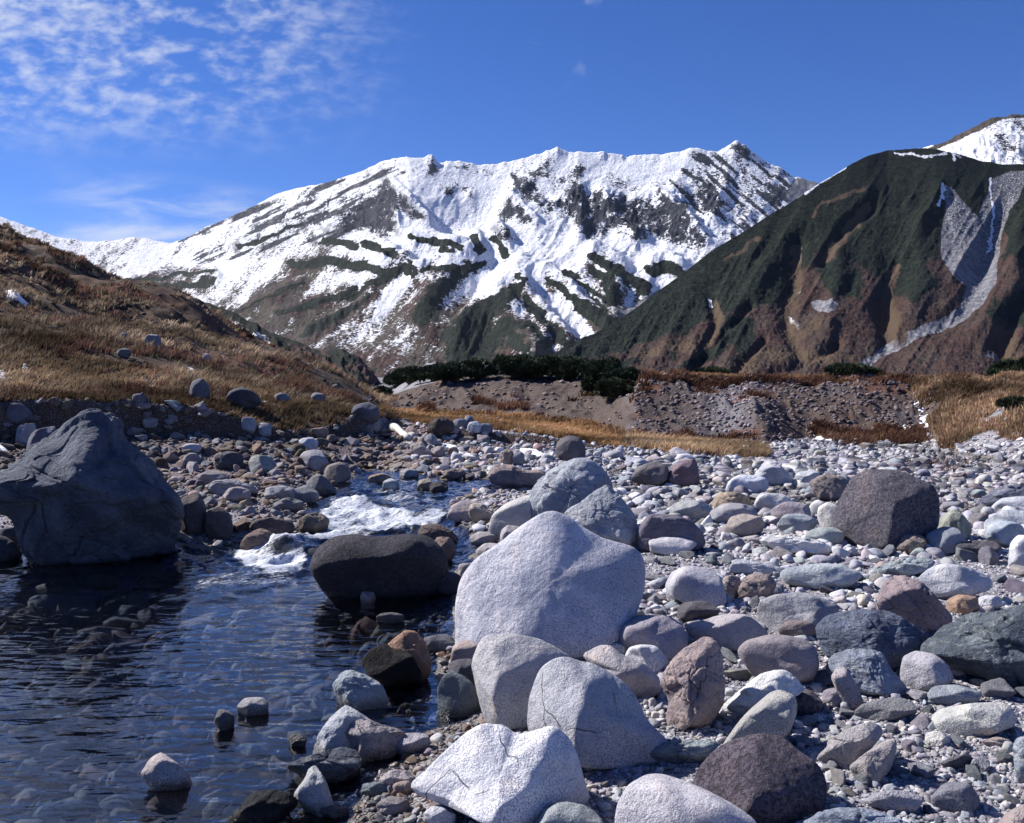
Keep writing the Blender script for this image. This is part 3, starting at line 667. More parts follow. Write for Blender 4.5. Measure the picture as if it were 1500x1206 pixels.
A('boulder', 'big dark purplish grey boulder standing alone on the pale gravel at the right', 'lava', (.15, .13, .165), [(1219,772),(1221,745),(1235,720),(1250,697),(1275,688),(1310,688),(1345,700),(1370,712),(1377,740),(1375,768),(1360,792),(1330,799),(1290,804),(1245,798)], [(1283,700,.14),(1300,798,.36),(1305,735,.30),(1240,775,.10),(1363,725,.04),(1360,770,.08),(1250,730,.10)], 16, 6, .40, .030, G, 'boulder', 'the big dark purplish boulder')
A('boulder', 'blue-grey boulder with a lit blocky top, tall one behind the pointed granite boulder', 'cracked', (.37, .41, .48), [(775,790),(773,728),(788,703),(812,684),(838,672),(858,670),(872,676),(886,688),(896,705),(903,740),(900,790)], [(815,692,.16),(870,700,.22),(785,745,.22),(840,765,.34),(885,750,.26)], 20, 6, .34, .035, G, 'boulder', 'the tall blue-grey boulder')
A('boulder', 'slanting split boulder leaning right behind the pointed granite boulder', 'cracked', (.42, .45, .50), [(826,750),(850,735),(872,718),(888,710),(902,720),(918,738),(932,757),(938,785),(925,805),(880,805),(840,785)], [(862,768,.28),(902,738,.16),(915,790,.34),(840,760,.18)], 22, 6, .36, .03, G, 'boulder', 'the slanting split boulder')
A('boulder', 'smooth cream boulder at the left foot of the tall blue-grey boulder', 'stone', (.60, .57, .54), [(716,768),(722,752),(740,738),(762,728),(790,722),(800,760),(792,790),(765,795),(735,788),(718,780)], None, 9, 6, .36, .015, G, 'boulder', 'the smooth cream boulder')
A('boulder', 'blocky pale granite boulder by the water with a vertical edge splitting light and shade', 'granite', (.56, .53, .53), [(690,975),(698,948),(712,930),(745,927),(790,936),(832,958),(850,985),(840,1040),(790,1062),(740,1062),(712,1054),(699,1015)], [(740,954,.30),(724,1012,.46),(742,1058,.42),(700,985,.16),(815,985,.10),(800,1040,.20)], 26, 6, .36, .016, G, 'boulder', 'the blocky granite boulder')
A('boulder', 'tall rounded grey granite boulder with a cleft down its lit side, front middle', 'granitecrack', (.50, .50, .54), [(772,1058),(775,1022),(788,985),(806,966),(828,960),(848,966),(868,970),(890,982),(915,1000),(932,1020),(950,1050),(984,1082),(985,1108),(940,1118),(860,1118),(815,1105),(782,1082)], [(862,985,.16),(850,1040,.42),(848,1104,.46),(800,1050,.20),(930,1060,.14)], 16, 6, .36, .016, G, 'boulder', 'the tall rounded granite boulder')
A('boulder', 'white granite boulder with a broad sloping lit face, nearest the water in the foreground', 'granitecrack', (.78, .77, .80), [(600,1146),(618,1128),(645,1104),(680,1075),(706,1060),(738,1062),(758,1074),(782,1067),(812,1061),(832,1078),(846,1104),(858,1140),(864,1170),(835,1195),(780,1208),(720,1208),(680,1190),(640,1174),(605,1160)], [(706,1062,.0),(806,1072,.10),(786,1118,.26),(752,1150,.40),(722,1200,.52),(690,1192,.40),(640,1165,.16)], 30, 7, .40, .012, G, 'boulder', 'the white granite boulder')
A('boulder', 'pale grey egg-shaped boulder cut by the bottom edge of the view', 'granite', (.62, .58, .61), [(900,1215),(904,1178),(922,1147),(952,1132),(985,1136),(1035,1157),(1085,1182),(1112,1206),(1120,1250),(1010,1275),(915,1255)], None, 8, 6, .40, .010, G, 'boulder', 'the pale egg-shaped boulder')
A('boulder', 'dark purple volcanic boulder with a rough skin in the foreground', 'lava', (.125, .095, .13), [(1014,1152),(1022,1125),(1045,1098),(1078,1081),(1115,1074),(1145,1079),(1170,1098),(1198,1117),(1212,1147),(1206,1185),(1178,1204),(1100,1206),(1055,1186),(1026,1166)], [(1125,1105,.12),(1105,1150,.36),(1090,1195,.44),(1160,1150,.22)], 14, 6, .40, .022, G, 'boulder', 'the purple boulder')
A('boulder', 'brownish pink boulder split across by a deep crack', 'brown', (.42, .31, .29), [(967,1002),(972,985),(985,965),(1003,948),(1030,932),(1050,938),(1059,958),(1060,978),(1063,1002),(1060,1028),(1042,1052),(1002,1066),(972,1056),(978,1022)], [(1025,955,.18),(1005,990,.26),(1010,1045,.36),(1040,1015,.26)], 14, 6, .36, .03, G, 'boulder', 'the split pink boulder')
A('boulder', 'broad dark blue boulder with greenish bands among the right-hand rocks', 'slate', (.10, .13, .21), [(1193,922),(1212,900),(1250,892),(1300,895),(1330,908),(1362,935),(1345,962),(1320,982),(1260,980),(1210,960)], [(1285,908,.18),(1275,965,.36),(1225,930,.20)], 14, 6, .40, .028, G, 'boulder', 'the broad dark blue boulder')
A('boulder', 'flat grey-blue boulder with a sloping face under the broad dark blue boulder', 'slate', (.26, .30, .38), [(1208,978),(1220,958),(1245,950),(1275,951),(1293,957),(1305,978),(1335,1012),(1300,1020),(1250,1018),(1222,998)], [(1250,965,.16),(1290,1010,.30),(1230,1000,.22)], 20, 6, .34, .022, G, 'boulder', 'the flat grey-blue boulder')
A('boulder', 'big slab-sided dark teal boulder at the right edge, its foot in black shade', 'slate', (.10, .13, .165), [(1345,955),(1358,933),(1385,913),(1420,897),(1460,895),(1520,878),(1580,900),(1570,1000),(1480,1010),(1430,985),(1380,972)], [(1400,960,.14),(1440,965,.24),(1490,915,.16),(1540,960,.2)], 20, 6, .34, .03, G, 'boulder', 'the dark teal boulder')
# --- middle sized
M = [
 ('dark mauve rounded boulder leaning on the foot of the pointed granite boulder','stone',(.30,.26,.29),[(704,935),(722,914),(748,897),(775,892),(800,896),(818,910),(828,938),(800,962),(740,958),(706,950)],9,G,'the mauve rounded boulder'),
 ('small dark teal boulder right of the mauve rounded boulder','stone',(.17,.21,.26),[(803,947),(812,932),(830,925),(848,932),(862,943),(850,960),(825,964),(806,958)],9,G,None),
 ('pale oval cobble left of the orange block','granite',(.60,.54,.52),(836,917,884,948),9,G,None),
 ('squared orange stone wedged at the right foot of the pointed granite boulder','stone',(.50,.30,.14),[(877,928),(878,905),(892,903),(906,912),(905,927),(893,936),(880,934)],26,G,'the orange block'),
 ('smooth mauve grey boulder right of the orange block','stone',(.40,.35,.40),[(902,935),(906,912),(925,903),(950,901),(982,903),(1001,918),(1008,945),(988,964),(950,962),(915,952)],9,G,'the smooth mauve boulder'),
 ('long flat-topped pinkish boulder above the split pink boulder','stone',(.48,.43,.44),[(1003,915),(1030,907),(1060,900),(1090,899),(1110,910),(1126,927),(1112,945),(1080,953),(1040,948),(1010,932)],12,G,'the long pinkish boulder'),
 ('rounded grey granite boulder right of the pointed granite boulder','granite',(.55,.53,.58),[(974,858),(984,838),(1005,829),(1035,832),(1056,845),(1065,878),(1050,893),(1010,884),(980,872)],9,G,'the round granite boulder'),
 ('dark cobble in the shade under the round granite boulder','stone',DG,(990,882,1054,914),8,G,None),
 ('mauve brown rounded boulder right of the split pink boulder','stone',(.36,.30,.31),[(1080,952),(1094,937),(1130,929),(1175,934),(1196,950),(1200,978),(1185,1003),(1150,1000),(1105,988),(1085,968)],9,G,'the mauve brown boulder'),
 ('white angular slab lying tilted right of the split pink boulder','stone',(.78,.76,.73),[(1045,1042),(1062,1026),(1090,1005),(1115,986),(1147,980),(1166,992),(1180,1012),(1150,1030),(1110,1050),(1085,1060),(1060,1056)],26,G,'the white slab'),
 ('long yellowish granite boulder just above the purple boulder','granite',(.46,.44,.40),[(1053,1095),(1072,1066),(1105,1033),(1128,1013),(1145,1010),(1165,1020),(1168,1045),(1155,1075),(1120,1095),(1080,1100)],12,G,'the yellowish granite'),
 ('dark purple-brown boulder behind the yellowish granite','lava',(.20,.15,.17),[(1140,1012),(1160,1008),(1190,1012),(1206,1030),(1195,1050),(1160,1050),(1145,1035)],10,G,None),
 ('long pale teal stone lying between the tall granite and the purple boulder','slate',(.30,.36,.38),[(934,1108),(945,1092),(985,1085),(1030,1083),(1056,1088),(1045,1112),(990,1121),(948,1118)],18,G,'the long teal stone'),
 ('small cream wedge left of the purple boulder','stone',CR,[(1028,1120),(1030,1102),(1045,1094),(1058,1092),(1048,1112),(1036,1122)],20,G,None),
 ('white speckled granite block below the smooth mauve boulder','granite',(.74,.72,.74),[(915,962),(922,948),(940,944),(962,947),(980,968),(968,985),(940,984),(920,975)],24,G,None),
 ('pale granite cobble between the orange block and the long pinkish grey boulder','granite',(.66,.64,.67),(868,934,925,968),14,G,None),
 ('long pinkish grey boulder behind the tall rounded granite boulder','stone',(.50,.45,.46),[(852,962),(872,947),(892,944),(915,960),(945,972),(966,990),(968,1010),(945,1024),(915,1012),(880,985)],10,G,None),
 ('grey boulder with a hollow dark front above the broad dark blue boulder','stone',(.34,.34,.38),[(1107,903),(1113,880),(1135,870),(1180,868),(1212,878),(1228,890),(1200,915),(1180,928),(1135,928),(1112,918)],12,G,'the hollow-fronted grey boulder'),
 ('small brown rounded stone under the hollow-fronted grey boulder','stone',(.30,.23,.22),(1140,908,1196,936),8,G,None),
 ('rounded lilac grey boulder left of two small pink stones','granite',(.48,.45,.50),[(1318,988),(1323,962),(1342,953),(1368,958),(1388,973),(1398,995),(1378,1010),(1345,1015),(1325,1002)],8,G,'the rounded lilac boulder'),
 ('pink oval pebble stacked above another by the dark teal boulder','stone',(.60,.50,.48),(1376,955,1416,972),8,G,None),
 ('lower of two small pink stones beside the dark teal boulder','stone',(.58,.50,.50),(1391,970,1419,991),9,G,None),
 ('upright reddish granite wedge in front of the flat grey-blue boulder','granite',(.42,.36,.37),[(1217,992),(1226,977),(1240,978),(1252,998),(1265,1025),(1252,1040),(1236,1030),(1224,1010)],16,G,None),
 ('small mauve rock left of the upright reddish wedge','stone',MV,(1202,1008,1246,1038),12,G,None),
 ('low dark grey boulder with a flat top lying on fine gravel','stone',(.25,.25,.26),[(1250,1045),(1262,1031),(1290,1024),(1322,1022),(1340,1030),(1343,1046),(1310,1056),(1270,1054)],10,G,'the low dark grey boulder'),
 ('squared yellowish granite block on the gravel near the right edge','granite',(.62,.61,.55),[(1363,1052),(1378,1037),(1425,1030),(1470,1028),(1488,1045),(1487,1064),(1455,1076),(1412,1082),(1375,1070)],20,G,'the yellowish granite block'),
 ('blue-grey speckled cobble behind the yellowish granite block','granite',(.34,.38,.42),(1358,1004,1438,1034),10,G,None),
 ('left half of a broken tan block, ridge uppermost','stone',(.44,.40,.39),[(1183,1112),(1205,1090),(1240,1068),(1272,1056),(1288,1062),(1294,1075),(1275,1100),(1245,1118),(1212,1118)],26,G,'the broken tan block'),
 ('right half of a broken tan block with a steep shaded end','stone',(.42,.37,.36),[(1243,1122),(1265,1105),(1290,1088),(1310,1080),(1314,1098),(1305,1125),(1285,1146),(1262,1140)],28,G,None),
 ('dark rounded cobble on fine gravel below the yellowish granite block','granite',(.24,.24,.28),(1366,1148,1434,1194),9,G,'the dark rounded cobble'),
 ('flat lilac stone half buried in gravel left of the dark rounded cobble','stone',(.40,.38,.42),(1272,1158,1352,1192),10,G,None),
 ('blue-grey boulder cut by the right edge above the bottom corner','slate',(.32,.38,.44),[(1483,1095),(1492,1080),(1530,1075),(1550,1120),(1520,1150),(1490,1140)],12,G,None),
 ('flat pale blue slab at the very bottom right of the purple boulder','slate',(.30,.36,.46),[(1170,1212),(1195,1190),(1230,1182),(1275,1186),(1325,1200),(1345,1220),(1280,1235),(1200,1230)],12,G,None),
 ('greenish grey boulder cut by the bottom edge beside the white granite boulder','granite',(.38,.42,.42),[(780,1212),(796,1187),(820,1174),(852,1176),(875,1190),(888,1218),(850,1236),(800,1234)],9,G,'the greenish grey boulder'),
 ('pinkish brown corner stone at the bottom right corner','stone',PK,[(1455,1214),(1475,1190),(1510,1175),(1540,1200),(1520,1235),(1470,1230)],10,G,None),
 ('little white stone on the gravel left of the yellowish granite block','stone',CR,(1355,1071,1392,1094),20,G,None),
 ('small grey block among pebbles right of the broken tan block','stone',GR,(1422,1110,1450,1136),20,G,None),
 ('pink flat-topped stone near the right edge under the yellowish granite block','stone',PK,(1438,1080,1482,1094),12,G,None),
 ('red-brown veined boulder with a pink face right of centre','brown',(.34,.25,.26),[(1283,885),(1290,862),(1300,846),(1322,842),(1350,852),(1368,870),(1385,888),(1398,905),(1380,922),(1345,928),(1305,915),(1285,900)],14,G,'the red-brown veined boulder'),
 ('pale smooth boulder above the orange oval stone','stone',(.54,.55,.60),[(1345,848),(1360,832),(1385,825),(1425,832),(1450,845),(1454,862),(1425,872),(1388,880),(1360,866)],10,G,'the pale smooth boulder'),
 ('orange squarish stone under the pale smooth boulder','stone',(.50,.29,.17),(1386,872,1434,900),14,G,None),
 ('white small block right of the orange squarish stone','stone',WG,(1431,873,1468,896),18,G,None),
 ('low sea-green slab in front of the big dark purplish boulder','slate',(.36,.42,.44),[(1272,838),(1292,826),(1330,817),(1358,815),(1372,826),(1350,840),(1312,845),(1284,846)],20,G,'the sea-green slab'),
 ('broad flat pale grey boulder left of the sea-green slab','stone',(.45,.50,.53),(1142,827,1262,862),10,G,'the broad flat grey boulder'),
 ('long cream white slab lying on the gravel','stone',(.80,.78,.74),[(1110,792),(1130,783),(1165,786),(1200,790),(1218,801),(1210,814),(1170,813),(1130,806)],24,G,'the long cream slab'),
 ('grey wedge-shaped slab in front of the long cream slab','stone',(.52,.53,.58),[(1068,838),(1076,819),(1105,822),(1136,830),(1136,842),(1105,842)],26,G,None),
 ('brown hollowed rock right of the round granite boulder','brown',(.36,.27,.24),[(1080,872),(1086,850),(1104,840),(1128,842),(1138,856),(1130,872),(1105,882)],16,G,'the brown hollowed rock'),
 ('tan upright stone left of the brown hollowed rock','brown',(.46,.37,.30),(1056,843,1086,876),14,G,None),
 ('white flattened oval boulder in front of the dark purple wedge','stone',(.68,.64,.66),(950,786,1020,812),8,G,'the white oval boulder'),
 ('dark purple wedge-shaped boulder right of the slanting split boulder','stone',(.20,.17,.22),[(932,792),(935,772),(952,753),(985,754),(1012,762),(1032,782),(1032,800),(1005,808),(960,806),(940,806)],16,G,'the dark purple wedge'),
 ('tan rounded boulder right of the dark purple wedge','stone',(.46,.38,.33),(1064,754,1118,786),9,G,'the tan rounded boulder'),
 ('grey and white blotched boulder above the dark purple wedge','granite',(.50,.50,.49),(983,733,1044,764),12,G,None),
 ('grey boulder with a pale left face behind the tan rounded boulder','stone',(.42,.40,.42),(1040,739,1110,770),14,G,None),
 ('bright white rounded stone above the mauve boulder in the middle distance','stone',(.74,.73,.72),(1105,724,1158,752),10,G,None),
 ('mauve rounded boulder left of the big dark purplish boulder','stone',(.38,.32,.36),(1130,737,1188,768),10,G,'the mauve middle boulder'),
 ('pale blue cobble below the mauve middle boulder','stone',(.40,.45,.50),(1140,754,1196,783),10,G,None),
 ('low orange-stained stone in the middle distance','brown',(.52,.38,.24),(1042,722,1100,748),12,G,None),
 ('bluish white angular boulder in the middle distance','stone',(.66,.70,.80),[(1062,722),(1068,704),(1085,695),(1120,699),(1126,714),(1105,724)],26,G,'the bluish white boulder'),
 ('pale pyramid-shaped boulder right of the bluish white boulder','stone',(.54,.54,.58),[(1100,704),(1112,686),(1122,674),(1136,674),(1150,688),(1166,704),(1140,712)],18,G,'the pale pyramid boulder'),
 ('light grey triangular stone right of the pale pyramid boulder','stone',(.56,.58,.62),(1165,690,1202,714),22,G,None),
 ('dark brown boulder left of the maroon boulder','stone',(.20,.17,.18),[(925,703),(933,685),(958,676),(977,682),(982,702),(955,714)],14,G,'the dark brown boulder'),
 ('maroon boulder with a flat lit top','stone',(.24,.15,.18),[(977,703),(984,684),(1002,674),(1018,672),(1023,686),(1024,708),(1000,716)],22,G,'the maroon boulder'),
 ('wide pinkish brown boulder at the far edge of the stream','brown',(.38,.28,.25),[(712,699),(722,682),(745,680),(768,688),(795,688),(802,700),(785,712),(750,714),(728,710)],10,GS,'the wide pinkish brown boulder'),
 ('lichen-green faced boulder right of the big dark purplish boulder','stone',(.36,.38,.30),[(1372,777),(1378,757),(1398,746),(1414,757),(1424,775),(1415,790),(1390,788)],18,G,'the lichen-green boulder'),
 ('grey oval boulder in front of the lichen-green boulder','stone',(.34,.36,.42),(1356,774,1416,811),9,G,'the grey oval boulder'),
 ('small arched brown rock at the foot of the big dark purplish boulder','brown',(.34,.26,.20),(1313,782,1358,811),9,G,None),
 ('white boulder cut by the right edge beside the pale blue rocks','stone',(.74,.74,.78),(1477,786,1530,836),9,G,'the white boulder at the right edge'),
 ('pale blue angular block left of the white boulder at the right edge','stone',(.46,.54,.62),(1445,764,1502,802),20,G,None),
 ('long pale grey boulder behind the pale blue angular block','stone',(.50,.54,.60),(1442,748,1530,784),12,G,None),
 ('pale rounded boulder topmost of the cluster at the right edge','stone',(.60,.62,.66),(1452,728,1530,756),9,G,None),
 ('smooth dark slate boulder far right behind the pale cluster','slate',(.17,.18,.26),[(1425,742),(1445,722),(1475,710),(1520,716),(1540,745),(1480,752)],12,G,'the dark slate boulder'),
 ('flat dark brown plate right of the grey oval boulder','stone',DG,(1402,792,1464,814),22,G,None),
 ('cream angular stone at the left foot of the big dark purplish boulder','stone',CR,(1198,738,1232,776),14,G,None),
 ('greenish grey cobble below the cream angular stone','stone',(.38,.43,.42),(1182,773,1236,799),9,G,None),
 ('brown and tan rock left behind the big dark purplish boulder','brown',(.28,.22,.20),(1186,696,1240,732),12,G,None),
 ('pink granite pebble at the water side of the blocky granite boulder','granite',(.48,.36,.32),(661,938,708,980),8,G,None),
 ('slate grey cobble, small one behind the dark slate boulder','stone',GB,(1180,712,1206,730),10,G,None),
 # stream
 ('orange brown rock rising from the pool behind a black one','brown',(.40,.20,.10),[(558,955),(575,937),(594,923),(611,926),(624,942),(632,978),(600,998),(570,985)],14,GS,'the orange rock in the pool'),
 ('black wet rock in front of the orange rock in the pool','lava',(.010,.009,.012),[(528,970),(543,950),(565,943),(590,949),(608,965),(620,995),(575,1003),(540,990)],12,GS,'the black wet rock'),
 ('pale blue angular rock in the shallow pool below the black wet rock','stone',(.34,.40,.44),[(486,1005),(500,985),(515,981),(545,993),(560,1003),(568,1024),(545,1036),(512,1034),(495,1020)],20,GS,'the pale blue rock in the pool'),
 ('light grey pointed rock at the pool edge','stone',(.46,.48,.52),[(461,1095),(464,1078),(482,1053),(505,1033),(525,1042),(542,1055),(532,1085),(500,1104),(473,1104)],24,GS,'the light grey pointed rock'),
 ('pinkish brown creased rock right of the light grey pointed rock','brown',(.40,.34,.33),[(500,1073),(514,1057),(538,1052),(556,1060),(592,1070),(585,1094),(560,1108),(528,1108),(508,1094)],12,GS,None),
 ('small lilac rounded stone at the end of the pinkish brown creased rock','stone',(.42,.38,.42),(574,1073,630,1106),12,GS,None),
 ('long dark slate rock pointing into the pool','slate',(.085,.10,.135),[(417,1122),(438,1111),(475,1100),(503,1093),(525,1100),(530,1122),(505,1142),(468,1144),(438,1134)],22,GS,'the long dark slate rock'),
 ('upright pale wedge standing in the shallows in front of the long dark slate rock','stone',(.44,.44,.44),[(430,1164),(445,1142),(453,1125),(464,1122),(478,1145),(489,1178),(470,1190),(450,1180)],24,GS,'the upright pale wedge'),
 ('jagged black wet rock low in the water at the bottom','lava',(.012,.013,.017),[(330,1198),(350,1182),(370,1162),(400,1156),(427,1162),(438,1178),(410,1196),(380,1206),(345,1206)],16,GS,None),
 ('pale pink rock alone in the pool, double-humped','granite',(.56,.45,.42),[(206,1133),(220,1111),(237,1102),(255,1114),(275,1130),(285,1148),(262,1157),(235,1155),(214,1144)],12,GS,'the lone pale pink rock'),
 ('small round dark stone in the pool','stone',(.20,.17,.17),(315,1040,343,1068),8,GS,None),
 ('small pale domed stone in the pool right of the round dark one','granite',(.46,.43,.42),(349,1022,394,1046),8,GS,None),
 ('tiny wet dark stone in the pool left of the light grey pointed rock','stone',DG,(423,1075,448,1093),16,GS,None),
 ('dark teal rock standing in water at the foot of the blocky granite boulder','stone',(.15,.18,.20),[(640,1012),(648,992),(662,982),(682,992),(700,1010),(699,1038),(670,1046),(646,1038)],12,GS,'the dark teal rock at the water'),
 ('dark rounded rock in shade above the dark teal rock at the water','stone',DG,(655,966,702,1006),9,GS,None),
 ('low dark flat stone right of the orange rock in the pool','stone',(.14,.14,.17),(620,930,670,956),9,GS,None),
 ('tiny orange-tipped stone below the dark boulder in the stream','stone',PK,(528,867,550,884),12,GS,None),
 ('thin dark flat stone just breaking the water below the pointed boulder','stone',DG,(552,898,592,914),9,GS,None),
 ('flat brown stone at the bottom shore','stone',(.30,.25,.25),(553,1168,602,1196),10,GS,None),
 ('pink and white broken rock on the bottom shore','granite',(.50,.42,.42),(556,1128,606,1156),18,GS,None),
 ('small teal stone left of the pink and white broken rock','stone',TE,(530,1146,572,1168),18,GS,None),
 ('small orange brown stone touching the left corner of the white granite boulder','stone',(.42,.30,.24),(576,1144,606,1166),9,GS,None),
 ('white granite cobble at the bottom under the white granite boulder','granite',WG,(624,1180,668,1212),10,GS,None),
 ('flat brown stone awash right of the upright pale wedge','stone',(.24,.19,.17),(470,1180,512,1196),10,GS,None),
 ('dark brown log-shaped rock in the stream behind the dark boulder','brown',(.16,.11,.09),[(611,783),(618,769),(640,767),(662,777),(672,790),(645,796),(622,793)],9,GS,None),
 ('brown rounded rock at the right shoulder of the dark boulder in the stream','brown',(.26,.17,.13),(632,788,668,822),10,GS,None),
 ('pinkish boulder on the stream margin left of the smooth cream boulder','stone',(.44,.36,.36),[(654,758),(662,740),(680,733),(702,735),(710,752),(700,764),(672,764)],10,GS,'the pinkish margin boulder'),
 ('tan block right of the pinkish margin boulder','brown',(.52,.42,.32),[(686,752),(690,738),(704,737),(722,746),(724,758),(705,766),(692,762)],20,GS,None),
 ('low pink cobble left of the pointed granite boulder top','stone',(.46,.40,.39),(688,780,730,800),9,G,None),
 ('mauve round cobble touching the left flank of the pointed granite boulder','stone',(.46,.41,.44),(733,770,764,800),8,G,None),
 ('low cream stone against the left flank of the pointed granite boulder','stone',(.54,.48,.46),(698,796,738,816),8,G,None),
 ('round pink stone in the gravel by the dark boulder','stone',(.52,.45,.43),(670,826,692,848),8,G,None),
 ('dark low stone beside the right foot of the dark boulder in the stream','stone',(.07,.065,.08),(640,838,676,874),9,GS,None),
 # left shore
 ('long grey slab, largest on the left shore','stone',(.34,.33,.35),[(300,716),(312,704),(340,702),(370,710),(380,722),(350,728),(318,724)],16,GL,'the long grey slab'),
 ('pinkish brick-shaped stone below the long grey slab','stone',(.40,.33,.31),(327,714,368,738),14,GL,None),
 ('dark brown domed boulder at the water of the left shore','stone',(.15,.11,.10),[(297,772),(300,752),(318,743),(336,752),(342,772),(335,790),(308,790)],9,GL,'the dark domed boulder'),
 ('reddish brown wet boulder at the stream edge right of the dark domed boulder','brown',(.24,.16,.13),[(350,800),(360,784),(382,774),(402,782),(415,797),(400,806),(368,806)],12,GL,'the reddish wet boulder'),
 ('dark brown boulder behind the reddish wet boulder','brown',(.14,.10,.09),(368,758,430,784),12,GL,None),
 ('brown pointed rock at the edge of the white water','brown',(.22,.17,.13),(436,752,482,780),12,GL,'the brown pointed rock'),
 ('grey speckled boulder right of a tan slab on the left shore','granite',(.28,.28,.30),(426,712,466,738),10,GL,None),
 ('dark slab with a lit top on the left shore','stone',(.20,.19,.20),(400,730,446,750),24,GL,None),
 ('pale grey flat block above the dark lit-topped slab','stone',(.36,.36,.39),(388,712,434,734),20,GL,None),
 ('large brown rounded boulder where the stream bends on the left shore','stone',(.32,.26,.22),[(474,694),(480,682),(497,677),(511,684),(514,700),(495,708),(478,704)],9,GL,'the brown bend boulder'),
 ('dark triangular boulder below the brown bend boulder','stone',(.18,.18,.19),[(446,716),(455,700),(468,694),(484,706),(494,722),(470,728)],14,GL,None),
 ('grey rounded boulder left of the brown bend boulder','stone',(.40,.38,.40),(440,660,480,690),9,GL,None),
 ('white block half way up the left bank','stone',(.54,.56,.62),(438,641,466,662),18,GL,'the white bank block'),
 ('mossy grey boulder in the middle of the left shore','granite',(.32,.33,.31),(364,668,402,694),12,GL,None),
 ('black flat block under the left bank','stone',(.08,.085,.11),(314,662,358,688),24,GL,None),
 ('brown oval boulder above the long grey slab','stone',(.38,.31,.28),(290,690,332,712),10,GL,None),
 ('small pale oval stone high on the left shore','stone',(.50,.48,.50),(266,650,296,664),8,GL,None),
 ('rounded stone below the small pale oval one','stone',(.34,.29,.29),(268,664,294,684),8,GL,None),
 ('two-tone grey boulder in the shaded left bank','stone',(.34,.36,.42),(352,612,376,634),9,GL,None),
 ('pinkish grey boulder right of the two-tone one in the left bank','stone',(.34,.33,.38),(376,620,398,640),9,GL,None),
 ('pink flat-faced block left behind the huge dark blue boulder','stone',(.42,.37,.38),[(22,648),(27,624),(50,620),(54,634),(48,650),(32,654)],26,GL,'the pink flat-faced block'),
 ('dark slate boulder between the pink flat-faced block and the huge dark blue boulder','stone',(.12,.13,.19),[(36,668),(42,642),(52,630),(80,624),(86,640),(70,660),(45,672)],12,GL,None),
 ('dark purple boulder on the bank at the upper left','stone',(.13,.12,.17),[(8,608),(14,592),(30,589),(46,602),(50,618),(30,622),(12,618)],12,GL,None),
 ('small round boulder at the waterline left of the huge dark blue boulder','stone',DG,(-2,772,30,800),8,GL,None),
 ('dark wet slab at the left edge of the pool','stone',(.06,.07,.09),[(-30,810),(-20,786),(8,786),(34,806),(24,822),(-10,824)],14,GL,None),
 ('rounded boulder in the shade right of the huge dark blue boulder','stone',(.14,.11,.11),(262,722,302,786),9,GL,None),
 # far
 ('dark rounded boulder on the lip of the left bank','stone',(.09,.10,.14),[(513,608),(519,594),(540,589),(554,597),(557,612),(540,622),(520,620)],10,GF,'the dark bank-lip boulder'),
 ('flat dark rock on the far bank, left of a row of boulders','brown',(.09,.065,.06),[(624,632),(632,616),(650,611),(664,618),(666,634),(645,640)],9,GF,'the flat dark far rock'),
 ('blue grey stone second in the row on the far bank','stone',(.20,.22,.28),(664,613,684,630),10,GF,None),
 ('grey stone third in the row on the far bank','stone',(.30,.31,.34),(680,609,694,626),10,GF,None),
 ('pale blue stone in front of the far bank row','stone',(.42,.48,.56),(685,618,706,634),14,GF,None),
 ('dark grey stone last in the row on the far bank','stone',(.20,.21,.25),(703,620,722,638),10,GF,None),
 ('dark boulder with a lit top at the right end of the low bank','stone',(.15,.13,.15),[(814,668),(816,648),(832,638),(850,642),(858,656),(856,674),(832,676)],12,GF,'the low bank dark boulder'),
 ('squared tan stone on the gravel below the far bank row','stone',(.40,.32,.29),(601,648,624,668),16,GF,None),
 ('grey egg stone right above the squared tan stone','stone',(.26,.27,.33),(621,637,640,654),8,GF,None),
 ('upright orange stone by the snow under the low bank','brown',(.46,.33,.24),(736,658,752,682),20,GF,None),
 ('blue grey stone right of the upright orange stone','stone',(.26,.27,.31),(750,662,768,684),12,GF,None),
 ('angular pale brown stone left of the snow under the low bank','stone',(.34,.29,.27),(632,654,652,672),18,GF,None),
 ('brown wedge stone touching the snow under the low bank','brown',(.28,.22,.20),(656,655,672,668),18,GF,None),
 ('orange flat stone at the head of the stream','brown',(.46,.32,.20),(540,694,572,710),10,GS,None),
 ('pale white and green stone in the head of the stream','stone',(.46,.50,.50),(560,702,584,720),14,GS,None),
 ('pale oval stone at the far side of the stream head','stone',(.40,.39,.42),(585,687,613,701),9,GS,None),
 ('tan pointed stone midstream','brown',(.42,.34,.24),(612,702,634,718),20,GS,None),
 ('dark wet pointed stone midstream','stone',(.07,.065,.06),(630,706,656,722),20,GS,None),
 ('brown domed stone on the far stream margin','brown',(.30,.21,.18),(650,686,682,704),9,GS,None),
 # slope
 ('large dark boulder in the grass above the left bank','stone',(.10,.105,.14),[(328,592),(336,573),(354,567),(372,574),(384,590),(360,600)],10,GH,'the dark grass boulder'),
 ('grey rounded boulder in the grass beside a snow patch','stone',(.28,.27,.32),[(277,580),(281,560),(296,554),(306,566),(308,582),(292,588)],9,GH,'the grey grass boulder'),
 ('small grey stone on the lip of the left bank','stone',(.22,.22,.27),(193,577,214,592),9,GH,None),
 ('pale grey boulder low on the grassy slope','stone',(.34,.35,.40),(402,576,424,592),12,GH,None),
 ('pale boulder half way up the grassy slope','stone',(.42,.42,.46),(210,490,236,510),12,GH,None),
 ('grey boulder in shade half way up the grassy slope','stone',(.24,.24,.28),(172,510,192,524),12,GH,None),
 ('whitish flat stone high on the grassy slope','stone',(.52,.50,.50),(172,488,188,496),14,GH,None),
